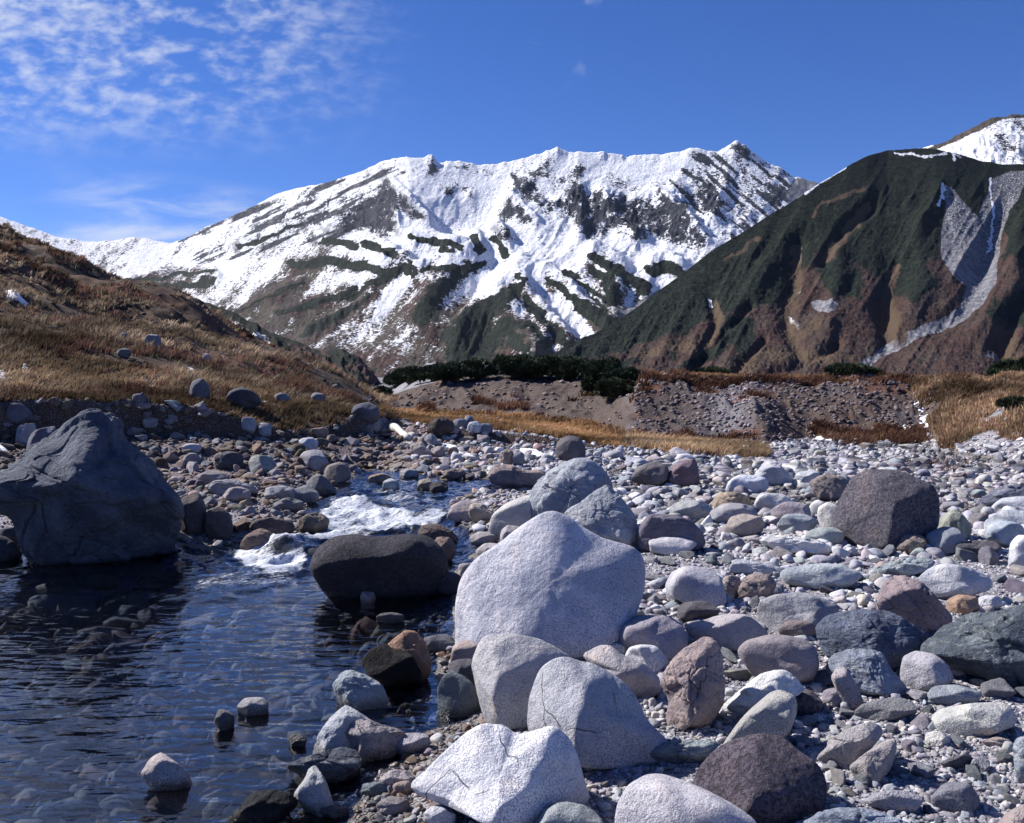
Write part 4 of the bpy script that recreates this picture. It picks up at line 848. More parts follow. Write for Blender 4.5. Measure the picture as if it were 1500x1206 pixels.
 ('white stone right of the dark hollow on the grassy slope','stone',(.60,.58,.58),(296,518,308,530),18,GH,None),
 ('blue grey stone on the grassy slope near its right end','stone',(.34,.35,.40),(455,576,476,592),12,GH,None),
]
for (lab, mat, col, out, p, grp, nk) in M:
    w_ = (out[2] - out[0]) if not isinstance(out[0], tuple) else max(q[0] for q in out) - min(q[0] for q in out)
    big = w_ > 75
    rock_cat = 'boulder' if 'boulder' in lab.split(' above')[0].split(' of ')[0] and w_ > 30 else ('pebble' if 'pebble' in lab else 'rock')
    nm = {'boulder': 'boulder', 'pebble': 'pebble', 'rock': 'rock'}[rock_cat]
    A(nm, lab, mat, col, out, None, p, 6 if big else (5 if w_ > 26 else 4), .40 if big else .45, .020 if p > 10 else .014, grp, rock_cat, nk)


# cobbles between them: every one an object, labelled by its neighbours
def cname(c):
    r, g, b_ = c; L_ = (r + g + b_) / 3; w = (r - b_) / L_
    t = 'tan' if w > .35 else ('pinkish' if w > .10 else ('bluish' if w < -.14 else ('lilac' if (b_ - g) / L_ > .04 and L_ > .2 else 'grey')))
    s = 'dark ' if L_ < .22 else ('mid-tone ' if L_ < .36 else ('pale ' if L_ < .52 else 'whitish '))
    return s + t
def scatter():
    rng = np.random.default_rng(23); T = templates(26, 4, 500, amp=.05); meshes = {}
    tot = 285; used = set(); made = 0; placed = []
    lm = [(a, b_, n_) for a, b_, n_, _ in ROCKS if n_]
    fields = [(930, 1500, 655, 770, .38), (940, 1500, 770, 1030, .26), (1040, 1500, 1030, 1206, .06), (280, 560, 640, 790, .20), (560, 720, 640, 720, .06), (0, 300, 600, 720, .04)]
    while made < tot:
        f = fields[rng.choice(len(fields), p=[q[4] for q in fields])]
        px = rng.uniform(f[0], f[1]); py = rng.uniform(f[2], f[3])
        s = rng.uniform(14, 32) if py < 770 else rng.uniform(20, 48)
        s *= .8 if px < 560 else 1
        if any(poly_sd(np.array([px]), np.array([py]), o_)[0] < s * .15 for _, _, _, o_ in ROCKS if abs(_ * 0) == 0) if False else False: continue
        bad = False
        for cx, cy, _, o_ in ROCKS:
            if abs(cx - px) < 160 and abs(cy - py) < 110 and poly_sd(np.array([px]), np.array([py]), o_)[0] < s * .22: bad = True; break
        if bad or any(math.hypot(px - a, (py - b_) * 1.4) < .42 * (s + c_) for a, b_, c_ in placed): continue
        X, Y, Zg = hit(px, py)
        if poly_sd(np.array([X]), np.array([Y]), RIV)[0] < .1: continue
        col = pick_col(rng, np.array([px]), 1)[0]
        # label
        c_ = cname(col); sh = ['rounded', 'flat', 'angular', 'blocky', 'smooth', 'rough'][rng.integers(0, 6)]
        sz = 'small' if s < 19 else 'middling'
        near = sorted(lm, key=lambda q: math.hypot(q[0] - px, q[1] - py))
        lab = None
        for q in near[:4]:
            dx, dy = px - q[0], py - q[1]
            rel = ('right of' if dx > 0 else 'left of') if abs(dx) > 1.3 * abs(dy) else ('below' if dy > 0 else 'above')
            dist = math.hypot(dx, dy); dn = 'close ' if dist < 45 else ('' if dist < 95 else 'well ')
            l_ = f'{sz} {c_} cobble {dn}{rel} {q[2]}'
            if l_ not in used: lab = l_; break
        if lab is None:
            for q, q2 in [(a, b_) for a in near[:3] for b_ in near[:5] if a is not b_]:
                l_ = f'{c_} cobble between {q[2]} and {q2[2]}'
                if l_ not in used: lab = l_; break
        if lab is None or len(lab.split()) > 16: continue
        used.add(lab); ti = int(rng.integers(0, len(T))); mt = ['stone', 'granite', 'stone', 'slate', 'stone'][rng.integers(0, 5)]
        if (ti, mt) not in meshes: meshes[(ti, mt)] = raw_mesh('cobble', T[ti][0], T[ti][1], MAT[mt])
        o = bpy.data.objects.new('cobble', meshes[(ti, mt)]); link(o)
        r_ = s * Y / F * .5; o.scale = (r_ * rng.uniform(.95, 1.2), r_, r_ * rng.uniform(.9, 1.15))
        o.rotation_euler = (rng.normal() * .25, rng.normal() * .25, rng.uniform(0, 6.28)); o.location = (X, Y, Zg + r_ * .22); o.color = (*col, 1)
        props(o, lab, 'cobble', 'cobbles among the boulders'); placed.append((px, py, s)); made += 1
scatter()

# ------------------------------------------------------------------ snow patches, driftwood
def snow_mat(nm='old_snow'):
    b = NB(nm); v = b.coord('Pos'); n_ = b.noise(v, 6, 4)
    return b.done(b.pbr(b.mix(n_, (.74, .77, .84), (.86, .87, .90)), .6, b.bump(n_, .03), .3))
SNOW = snow_mat()
def patch(label, poly, thick=.09):
    xs, ys = [q[0] for q in poly], [q[1] for q in poly]; ymid = (min(ys) + max(ys)) / 2
    W3 = [hit(a, b_) for a, b_ in poly]; P2 = [(a, b_) for a, b_, _ in W3]
    x0, x1 = min(p[0] for p in P2), max(p[0] for p in P2); y0, y1 = min(p[1] for p in P2), max(p[1] for p in P2)
    n = 46; X, Y = np.meshgrid(np.linspace(x0, x1, n), np.linspace(y0, y1, n)); x, y = X.ravel(), Y.ravel()
    z = terrain(x, y)[0]; sz = max(x1 - x0, .2)
    s_ = poly_sd(x, y, P2) + .10 * sz * fbm(x / sz * 6, y / sz * 4, o=3, seed=61)
    up = z + thick * np.clip(-s_ / (.12 * sz), 0, 1) ** .5 - .02
    f = grid_faces(n, n); f = f[(s_ < 0)[f].any(1)]
    if not len(f): return
    us = np.unique(f); mp = -np.ones(n * n, int); mp[us] = np.arange(len(us)); nt = len(us)
    top = np.stack([x, y, up], 1)[us]; bot = top.copy(); bot[:, 2] -= .08
    F_ = mp[f]; fl = F_[:, ::-1] + nt
    cnt = {}
    for q in F_:
        for i in range(4):
            a, b_ = int(q[i]), int(q[(i + 1) % 4]); cnt[(a, b_)] = 1
    side = [(b_, a, a + nt, b_ + nt) for (a, b_) in cnt if (b_, a) not in cnt]
    base = top.mean(0); V = np.concatenate([top, bot]) - base
    me = raw_mesh('snow_patch', V, np.concatenate([F_, fl, np.array(side)]), SNOW)
    o = link(bpy.data.objects.new('snow_patch', me)); o.location = base; props(o, label, 'snow patch', 'leftover snow patches')
for lb, pl in [
 ('forked white snow patch at the foot of the grassy slope', [(212,556),(222,560),(232,572),(244,580),(240,586),(222,580),(214,568)]),
 ('small snow patch against the left edge of the grassy slope', [(-4,545),(12,546),(14,554),(2,560),(-6,556)]),
 ('tiny snow spot just right of the left-edge snow patch', [(31,536),(40,536),(43,544),(34,546)]),
 ('snow streak high on the left edge of the grassy slope', [(4,424),(24,427),(30,436),(42,446),(34,448),(14,438)]),
 ('narrow snow patch right of the dark grass boulder', [(376,576),(386,582),(394,592),(384,594),(378,584)]),
 ('snow patch between the grey and the dark grass boulders', [(308,570),(326,574),(330,584),(314,588)]),
 ('snow spot above the grey grass boulder', [(276,538),(288,544),(292,552),(282,552)]),
 ('long white snow strip in the shade of the low bank, left one', [(644,650),(668,654),(682,664),(700,672),(706,680),(690,678),(668,666),(646,656)]),
 ('snow strip under the low bank, right one', [(762,658),(790,662),(808,670),(790,670),(766,664)]),
 ('flat snow strip at the toe of the far terrace, by red brush', [(1192,638),(1212,643),(1242,640),(1232,648),(1206,649),(1194,645)]),
 ('steep snow ribbon down the gully of the far terrace', [(1342,572),(1349,574),(1350,596),(1354,612),(1363,622),(1358,627),(1346,614),(1343,592)]),
 ('snow patch at the left end below the steep snow ribbon', [(1322,624),(1336,626),(1336,632),(1324,632)]),
 ('thin snow patch behind the pink flat-faced block', [(-6,652),(6,654),(12,664),(8,668),(-6,662)]),
]: patch(lb, pl)
def wood_mat():
    b = NB('bleached_wood'); v = b.coord('Object', (1, 14, 14)); n_ = b.noise(v, 5, 4)
    return b.done(b.pbr(b.mix(n_, (.45, .42, .38), (.82, .80, .76)), .8, b.bump(n_, .01), .2))
WOOD = wood_mat()
def tube(pts, rad, seg=10):
    V, Fc = [], []
    for i, (p, r_) in enumerate(zip(pts, rad)):
        a = Vector(pts[min(i + 1, len(pts) - 1)]) - Vector(pts[max(i - 1, 0)]); a.normalize()
        s = a.cross(Vector((0, 0, 1))); s = s if s.length > .01 else Vector((1, 0, 0)); s.normalize(); t = s.cross(a)
        for j in range(seg):
            an = j * 2 * math.pi / seg; V.append(tuple(Vector(p) + s * math.cos(an) * r_ + t * math.sin(an) * r_))
    for i in range(len(pts) - 1):
        for j in range(seg):
            Fc.append((i * seg + j, i * seg + (j + 1) % seg, (i + 1) * seg + (j + 1) % seg, (i + 1) * seg + j))
    for k_, base in ((0, 0), (1, (len(pts) - 1) * seg)):      # end caps as quads
        for j in range(1, seg // 2):
            q = (base + j - 1, base + j, base + seg - j - 1 if seg - j - 1 != j else base + j, base + seg - j)
            if len(set(q)) == 4: Fc.append(q)
    return np.array(V, float), np.array(Fc)
def driftwood():
    a = hit(575, 633); b_ = hit(598, 648); P = []; Rr = []
    for i in range(9):
        t = i / 8; P.append((a[0] + (b_[0] - a[0]) * t, a[1] + (b_[1] - a[1]) * t, a[2] + (b_[2] - a[2]) * t + .14 + .03 * math.sin(t * 5))); Rr.append(.13 * (1 - .4 * t) + .015 * math.sin(t * 9))
    V, f = tube(P, Rr); base = V.mean(0); me = raw_mesh('driftwood_log', V - base, f, WOOD)
    o = link(bpy.data.objects.new('driftwood_log', me)); o.location = base; props(o, 'pale bleached driftwood log lying on gravel at the head of the stream', 'driftwood')
driftwood()
# ------------------------------------------------------------------ far ground: hills and mountains
def polyw(px, py, P, soft=4): return 1 - smooth(poly_sd(px, py, P), -soft, soft)
def linew(px, py, P, w, soft=None):
    soft = w * .6 if soft is None else soft
    return 1 - smooth(seg_dist(px, py, P), w - soft, w + soft)
def taper(px, py, P, w0, w1):
    """polyline of changing half-width"""
    best = np.zeros(np.shape(px)); n = len(P) - 1
    for i in range(n):
        a, b_ = w0 + (w1 - w0) * i / n, w0 + (w1 - w0) * (i + 1) / n
        best = np.maximum(best, linew(px, py, [P[i], P[i + 1]], (a + b_) / 2))
    return best
def hillmesh(name, label, c0, c1, dc, nr, sky, base_py, dn, df, gfun, relief, attrs, mat, back=1.25, jag=None, kind='structure', cat='mountain', smo=0, dropz=-30):
    cols = np.arange(c0, c1 + dc, dc); nc = len(cols); t = np.linspace(0, 1, nr)
    sx, sy = zip(*sky); skyp = np.interp(cols, sx, sy); 
    jg = jag(cols) if jag is not None else 0 * cols
    if smo:
        kx = np.exp(-(np.arange(-60, 61) * dc / smo) ** 2); kx /= kx.sum(); ss = np.convolve(np.pad(skyp, 60, mode='edge'), kx, 'valid'); jg = jg + skyp - ss; skyp = ss
    dnc = np.interp(cols, *zip(*dn)) if isinstance(dn, list) else np.full(nc, dn); dfc = np.interp(cols, *zip(*df)) if isinstance(df, list) else np.full(nc, df)
    PY = base_py + (skyp[None] - base_py) * gfun(t)[:, None]
    PY = PY + jg[None] * (smooth(t, .955, 1.0) ** 1.5)[:, None]
    D = dnc[None] + (dfc - dnc)[None] * t[:, None]
    PXg = np.broadcast_to(cols[None], D.shape)
    P = unproj_y(PXg.ravel(), PY.ravel(), D.ravel())
    dz = relief(PXg.ravel(), PY.ravel(), P[:, 0], P[:, 1], np.repeat(t, nc)); edge = np.clip((1 - np.repeat(t, nc)) * 6, .35, 1)
    P[:, 2] += dz * edge
    # back slope and skirt
    top = P.reshape(nr, nc, 3)[-1]; rowsb = []
    for i in range(1, 7):
        q = top.copy(); s = 1 + (back - 1) * i / 6; q[:, 0] *= s; q[:, 1] *= s; q[:, 2] = top[:, 2] * (1 - (i / 6) ** 1.2) + dropz * (i / 6); rowsb.append(q)
    fr = P.reshape(nr, nc, 3)[0].copy(); fr[:, 2] = dropz
    A3 = np.concatenate([fr[None], P.reshape(nr, nc, 3), np.array(rowsb)]); n3 = A3.shape[0]
    V = A3.reshape(-1, 3); px, py, _ = proj(V)
    tt = np.concatenate([[0], t, np.ones(6)]); tt = np.repeat(tt, nc)
    at = attrs(px, py, V, tt)
    me = raw_mesh(name, V, grid_faces(n3, nc), mat)
    for k_, v_ in at.items(): fattr(me, k_, np.clip(v_, 0, 1))
    o = link(bpy.data.objects.new(name, me)); props(o, label, cat, None, kind); return o

# --- main snowy range
SKY1 = [(-260,275),(-100,300),(0,317),(50,336),(85,348),(130,355),(170,352),(200,349),(225,353),(250,357),(270,350),(300,335),(350,314),(400,291),(450,275),(500,262),(550,247),(575,236),(600,231),(625,231),(633,228),(642,238),(670,236),(700,241),(740,238),(780,230),(815,221),(840,227),(880,225),(920,231),(960,228),(1000,223),(1020,220),(1030,223),(1050,223),(1065,216),(1078,213),(1092,218),(1100,226),(1130,241),(1160,262),(1195,268),(1260,300),(1400,330)]
SCRUB1 = [([(428,388),(470,383),(520,386),(555,396)],6,8), ([(468,358),(500,355),(520,360)],6,6), ([(535,358),(555,362),(572,372)],6,8), ([(515,424),(480,440),(440,452),(408,460)],7,3), ([(560,396),(590,390),(610,400)],5,7),
 ([(622,396),(660,392),(712,386)],4,4), ([(690,390),(660,405),(645,425),(632,445),(622,460)],8,16), ([(764,405),(752,425),(730,445),(700,465),(668,490)],6,20), ([(770,440),(790,462),(815,490),(830,510)],7,9),
 ([(803,412),(828,428),(852,448),(880,468),(892,478)],5,12), ([(833,398),(858,418),(895,448)],3,4), ([(870,376),(895,388),(920,410),(945,424)],4,12), ([(868,396),(888,410),(902,436)],5,13), ([(957,396),(975,390),(994,400)],9,8),
 ([(604,348),(630,352),(655,357),(678,362)],5,5), ([(650,366),(666,368)],4,4), ([(728,348),(736,360),(742,372)],5,7), ([(697,348),(704,368)],5,7), ([(190,413),(250,403),(312,398)],3,4), ([(238,418),(262,420),(315,410)],5,6),
 ([(690,466),(700,500),(690,525)],10,40), ([(740,480),(765,510),(780,530)],14,14), ([(545,435),(520,450),(480,470),(450,485)],3,8), ([(600,380),(580,400),(540,420),(500,440)],3,5), ([(350,455),(400,432),(440,415)],2,4), ([(750,468),(780,480),(800,505)],4,6), ([(440,330),(400,345),(350,362)],2,4), ([(870,440),(885,462),(905,470)],3,3)]
ROCK1 = [[(480,345),(500,320),(535,292),(560,262),(578,270),(602,300),(630,326),(602,320),(582,305),(584,342),(548,345),(520,336)], [(730,312),(748,290),(762,300),(786,330),(765,332),(738,320)], [(722,344),(735,330),(758,348),(742,354)],
 [(818,295),(835,262),(868,278),(900,282),(950,292),(962,302),(985,292),(1008,292),(1018,325),(1036,355),(1028,370),(1000,362),(960,348),(928,354),(926,342),(905,330),(880,350),(850,346),(838,325)], [(770,262),(790,236),(806,232),(812,250),(790,262)], [(830,262),(850,240),(868,244),(850,262)],
 [(744,250),(770,262),(800,290),(826,292),(812,315),(790,310),(765,290)], [(1010,262),(1040,268),(1062,300),(1040,312),(1018,300)], [(622,238),(634,234),(642,254),(620,262)], [(648,272),(668,270),(664,290),(650,286)], [(675,275),(695,276),(688,286)], [(590,262),(612,268),(604,274)],[(655,240),(690,238),(672,252)],[(1064,214),(1092,214),(1112,232),(1084,228)]]
ROCKP1 = [([(345,366),(400,320),(470,290),(545,262),(560,280),(500,330),(450,345),(380,372)], .52), ([(600,232),(720,238),(820,222),(830,262),(700,262),(600,256)], .34), ([(1000,222),(1100,216),(1190,268),(1150,300),(1060,300),(1000,262)], .46), ([(740,250),(960,262),(1140,300),(1110,345),(1036,372),(900,345),(760,330)], .36),([(0,318),(140,356),(250,358),(240,364),(140,372),(0,350)],.45)]
def relief1(px, py, x, y, t):
    up = smooth(py, 460, 250); r_ = np.zeros(px.shape)
    wx = px + 18 * fbm(px / 50, py / 50, o=3, seed=71)
    r_ += 26 * up * fbm((wx + .5 * py) / 80, (py - .4 * px) / 60, o=3, seed=72, g=.45)
    r_ += 4.5 * fbm(px / 22 + .6 * py / 22, py / 40, o=5, seed=73, ridged=True, g=.6)
    rk = np.zeros(px.shape)
    for P in ROCK1: rk = np.maximum(rk, polyw(px, py, P, 14))
    for P, w in ROCKP1: rk = np.maximum(rk, w * polyw(px, py, P, 14))
    r_ += rk * (8 + 11 * fbm(wx / 20 + py / 60, py / 20, o=5, seed=74, ridged=True, g=.62))
    for P, a, b_ in SCRUB1:
        w = (a + b_) / 2; d = seg_dist(px, py, P)
        if a != 10: r_ += 24 * min(1.4, w / 8) * np.exp(-(d / (w * 1.9)) ** 2)
    for P, h_, w_ in [([(560,250),(590,290),(628,326)],26,12), ([(548,262),(520,310),(488,346)],20,12), ([(566,262),(580,300),(584,342)],16,9), ([(748,290),(785,330)],18,12), ([(815,222),(790,260),(748,296)],20,13), ([(845,240),(852,300),(850,346)],18,12), ([(880,280),(900,325),(932,356)],20,12), ([(960,285),(1000,330),(1036,368)],22,12), ([(1078,215),(1062,270),(1046,330)],24,14), ([(1078,215),(1130,246),(1190,272)],16,12), ([(1010,225),(985,290)],14,10), ([(450,276),(400,320),(350,366)],14,12), ([(510,262),(450,330)],14,12), ([(722,340),(742,360)],10,8)]: r_ += h_ * np.exp(-np.abs(seg_dist(px, py, P) / w_) ** 1.3)
    bowl = np.exp(-((px - 690) / 60) ** 2 - ((py - 300) / 36) ** 2); r_ -= 30 * bowl
    for P in [[(520,440),(440,480),(380,500)],[(600,430),(560,470),(500,510)],[(470,420),(400,450),(330,470)],[(700,430),(670,470),(650,500)],[(860,440),(890,470)],[(930,410),(960,430)]]: r_ -= 12 * np.exp(-(seg_dist(px, py, P) / 12) ** 2)
    r_ += 2.0 * fbm(px / 7, py / 9, o=3, seed=75)
    return r_ * smooth(t, 0, .08)
def attrs1(px, py, V, t):
    qx = px + 11 * fbm(px / 20, py / 13, o=4, seed=81); qy = py + 7 * fbm(px / 20, py / 13, o=4, seed=82)
    sc = np.zeros(px.shape)
    for P, a, b_ in SCRUB1: sc = np.maximum(sc, taper(qx, qy, P, a, b_))
    rk = np.zeros(px.shape)
    for P in ROCK1: rk = np.maximum(rk, 1.0 * polyw(qx, qy, P, 9))
    for P, w in ROCKP1: rk = np.maximum(rk, w * polyw(qx, qy, P, 12))
    al = (-.91 * px + .41 * py); ac = .41 * px + .91 * py
    stk = fbm(ac / 5.5, al / 55, o=3, seed=86); fl = polyw(qx, qy, [(255,350),(400,285),(545,245),(600,240),(570,300),(520,350),(380,385),(260,380)], 14)
    al2 = .75 * px + .66 * py; ac2 = -.66 * px + .75 * py; stk2 = fbm(ac2 / 6, al2 / 40, o=3, seed=87); fr = polyw(qx, qy, [(960,290),(1010,225),(1080,214),(1195,268),(1120,350),(1040,360)], 12)
    rk = np.maximum(rk * (.84 + .62 * fbm((px + .4 * py) / 8, (py - .2 * px) / 9, o=4, seed=88)), np.maximum(fl * (.36 + 2.2 * np.clip(stk, 0, 1)), fr * (.36 + 1.8 * np.clip(stk2, 0, 1))))
    sc = np.clip(sc * (1.05 + .7 * fbm(px / 10, py / 7, o=3, seed=89)), 0, 1)
    # snow thins out towards the valley
    line = np.interp(px, [-200, 0, 150, 300, 420, 520, 640, 740, 850, 960, 1200], [436, 432, 436, 434, 436, 462, 490, 512, 524, 524, 524])
    band = fbm((px + py * .9) / 30, (py - px * .5) / 130, o=3, seed=83) * np.where(px < 640, 1, .4) + fbm((px - py * .9) / 30, (py + px * .5) / 130, o=3, seed=84) * np.where(px < 700, .2, .9)
    sn = .5 + (line - py) / 190 + .66 * band; halo = np.zeros(px.shape)
    for P, a, b_ in SCRUB1: halo = np.maximum(halo, taper(qx, qy, P, a + 7, b_ + 9))
    sn = sn - .40 * halo * smooth(py, 335, 400) - .25 * np.clip(fbm((px + 1.6 * py) / 26, (py - .6 * px) / 110, o=3, seed=93), 0, 1) * smooth(py, 370, 420)
    sn = np.clip(sn, 0, 1)
    gully = np.exp(-(seg_dist(px, py, [(985,420),(950,440),(915,462),(890,478)]) / 7) ** 2)
    rus = smooth(fbm(px / 24, py / 20, o=4, seed=85), 0, .3)
    tal = polyw(px, py, [(1165,262),(1205,262),(1190,290),(1160,300),(1150,285)], 4)
    return dict(scrub=sc, rock=rk, snow=sn * (1 - tal), russet=rus, scree=np.maximum(gully, tal))
def mountain_mat(name, sc=1.0, snowy=True, haze=None):
    b = NB(name); v = b.coord('Pos', (1 / sc,) * 3)
    n1 = b.noise(v, .055, 6, .65); n2 = b.noise(v, .16, 5, .7); n3 = b.noise(v, .5, 4, .7)
    veg = b.mix(b.sm(b.math('ADD', b.math('MULTIPLY', n1, .5), b.math('MULTIPLY', n3, .5)), .36, .64), (.034, .028, .026), (.098, .078, .060)); veg = b.mix(b.math('MULTIPLY', b.attr('russet'), .75), veg, b.mix(b.sm(b.math('ADD', b.math('MULTIPLY', n2, .5), b.math('MULTIPLY', n3, .5)), .38, .62), (.016, .009, .010), (.086, .040, .032)))
    rockc = b.mix(b.sm(n2, .35, .65), (.016, .018, .028), (.062, .064, .080))
    clump = b.math('ADD', b.math('MULTIPLY', n3, .55), b.math('MULTIPLY', n2, .45)); grn = b.mix(b.sm(clump, .43, .60), (.003, .006, .005), (.020, .028, .018))
    scr = b.mix(b.attr('fleck'), b.mix(b.sm(n2, .3, .7), (.11, .11, .125), (.27, .268, .295)), b.mix(b.sm(n2, .3, .7), (.045, .045, .055), (.13, .128, .145)))
    c = veg
    ge = b.n('ShaderNodeNewGeometry'); sp = b.n('ShaderNodeSeparateXYZ'); b.put(sp.inputs[0], ge.outputs['Normal'])
    streak = b.noise(b.coord('Pos', (1.3 / sc, .5 / sc, .6 / sc)), .06, 8, .78)
    nz = b.math('ADD', b.math('MULTIPLY', streak, .5), b.math('MULTIPLY', n3, .5))
    sm_ = b.math('ADD', b.attr('snow'), b.math('MULTIPLY', b.math('SUBTRACT', nz, .5), 4.6))
    sm_ = b.sm(sm_, .44, .62)
    snc = b.mix(n1, (.78, .80, .86), (.90, .90, .92))
    c = b.mix(sm_, c, snc)
    rn = b.math('ADD', b.attr('rock'), b.math('MULTIPLY', b.math('SUBTRACT', nz, .5), 5.0))
    rm = b.sm(rn, .50, .60)
    if snowy: rm = b.math('MULTIPLY', rm, b.sm(b.attr('rock'), .02, .15)); 
    c = b.mix(rm, c, rockc)
    if snowy:   # bits of rock showing everywhere through thin snow, and steep faces blown bare
        c = b.mix(b.math('MULTIPLY', b.sm(nz, .575, .60), b.sm(n1, .46, .56)), c, rockc)
        c = b.mix(b.math('MULTIPLY', b.sm(b.math('ADD', sp.outputs[2], b.math('MULTIPLY', b.math('SUBTRACT', nz, .5), .6)), .62, .50), b.math('ADD', .25, b.attr('rock'), clamp=True)), c, rockc)
    c = b.mix(b.sm(b.math('ADD', b.attr('scree'), b.math('MULTIPLY', b.math('SUBTRACT', n3, .5), .5)), .4, .6), c, b.mix(b.math('MULTIPLY', b.sm(b.noise(v, .9, 3, .7), .56, .62), b.attr('fleck')), scr, (.82, .83, .88)))
    gm = b.sm(b.math('ADD', b.attr('scrub'), b.math('MULTIPLY', b.math('SUBTRACT', n2, .5), 1.8)), .42, .54)
    c = b.mix(gm, c, grn)
    c = b.mix(b.math('MULTIPLY', b.attr('tan'), b.sm(b.math('ADD', n2, b.attr('tan')), .75, 1.0)), c, b.mix(n3, (.050, .035, .024), (.125, .085, .056)))
    h = b.math('ADD', b.math('MULTIPLY', n2, 1.0), b.math('MULTIPLY', n3, .45))
    return b.done(b.pbr(c, .9, b.bump(h, 3.4 * sc, .9), .15))
hillmesh('snow_mountain', 'long snow-covered range with dark crags and green scrub streaks across the valley head', -260, 1330, 1.6, 430, SKY1, 570, 1150, [(-260, 3100), (250, 2900), (600, 2350), (1080, 2350), (1400, 2200)],
         lambda t: .30 * t + .70 * t ** 1.7, relief1, attrs1, mountain_mat('snowy_range', 3.0), smo=34, jag=lambda c: 2.6 * fbm(c / 9, c * 0, o=4, seed=90) * smooth(c, 540, 600) + 1.2 * fbm(c / 12, c * 0, o=3, seed=91))

# --- snowy dome behind the right shoulder
hillmesh('snow_peak', 'rounded white peak showing above the dark right-hand mountain', 1290, 1700, 1.6, 120, [(1290,238),(1330,224),(1360,216),(1385,207),(1410,196),(1440,180),(1460,172),(1480,169),(1500,168),(1560,172),(1700,200)], 330, 1250, 1700,
         lambda t: t ** 1.1, lambda px, py, x, y, t: 12 * fbm(px / 30, py / 24, o=5, seed=95, ridged=True) + 3 * fbm(px / 8, py / 8, o=3, seed=96),
         lambda px, py, V, t: dict(snow=np.clip(1.0 - .9 * polyw(px, py, [(1355,222),(1400,190),(1470,163),(1520,160),(1520,171),(1470,175),(1410,203),(1366,222)], 3), 0, 1), rock=.42 * polyw(px, py, [(1420,180),(1520,165),(1520,250),(1470,240),(1450,200)], 12), scrub=np.zeros(px.shape), russet=np.zeros(px.shape), scree=np.zeros(px.shape)),
         mountain_mat('snowy_peak', 2.4))

# --- right mountain
SKY2 = [(790,528),(815,515),(830,508),(880,485),(930,452),(1000,402),(1050,364),(1100,333),(1150,303),(1200,270),(1240,244),(1270,229),(1300,221),(1340,220),(1370,219),(1400,225),(1440,238),(1480,241),(1500,242),(1600,250),(1900,200)]
GUL = [([(1168,359),(1164,411),(1150,460),(1158,490),(1172,518)],9), ([(1045,441),(1048,478),(1030,508)],6), ([(1310,389),(1295,434),(1298,497)],9), ([(1276,299),(1231,337),(1209,381)],7), ([(1470,255),(1458,320),(1440,400),(1405,462),(1350,486),(1310,506),(1255,542)],12), ([(1100,455),(1060,490),(1010,540)],4), ([(1225,505),(1180,530),(1130,548)],5), ([(1500,440),(1470,500),(1465,550)],8), ([(1120,500),(1090,530),(1075,550)],4)]
SCREE = [(1382,270),(1396,274),(1408,292),(1432,318),(1455,262),(1481,251),(1510,250),(1492,290),(1478,310),(1466,344),(1459,411),(1440,448),(1405,470),(1388,475),(1405,448),(1416,420),(1395,404),(1380,380),(1377,350),(1386,310)]
def relief2(px, py, x, y, t):
    u = px + .55 * (py - 400); sc_ = np.clip(y / 900, .2, 1)
    r_ = 4.5 * fbm(u / 46, py / 170, o=3, seed=101, ridged=True, g=.42) + 1.1 * fbm(px / 14, py / 20, o=4, seed=102)
    for P, w in GUL: r_ -= 7 * np.exp(-(seg_dist(px, py, P) / (w * 1.5)) ** 2)
    for P, w in [([(1225,360),(1225,430),(1210,480)],16), ([(1120,400),(1090,450),(1050,500)],16), ([(1350,330),(1350,420),(1340,470)],18), ([(1500,330),(1480,430),(1430,500)],14)]: r_ += 6 * np.exp(-(seg_dist(px, py, P) / w) ** 2)
    return r_ * sc_ * smooth(t, 0, .06) + .35 * fbm(px / 3.5, py / 3.5, o=2, seed=103)
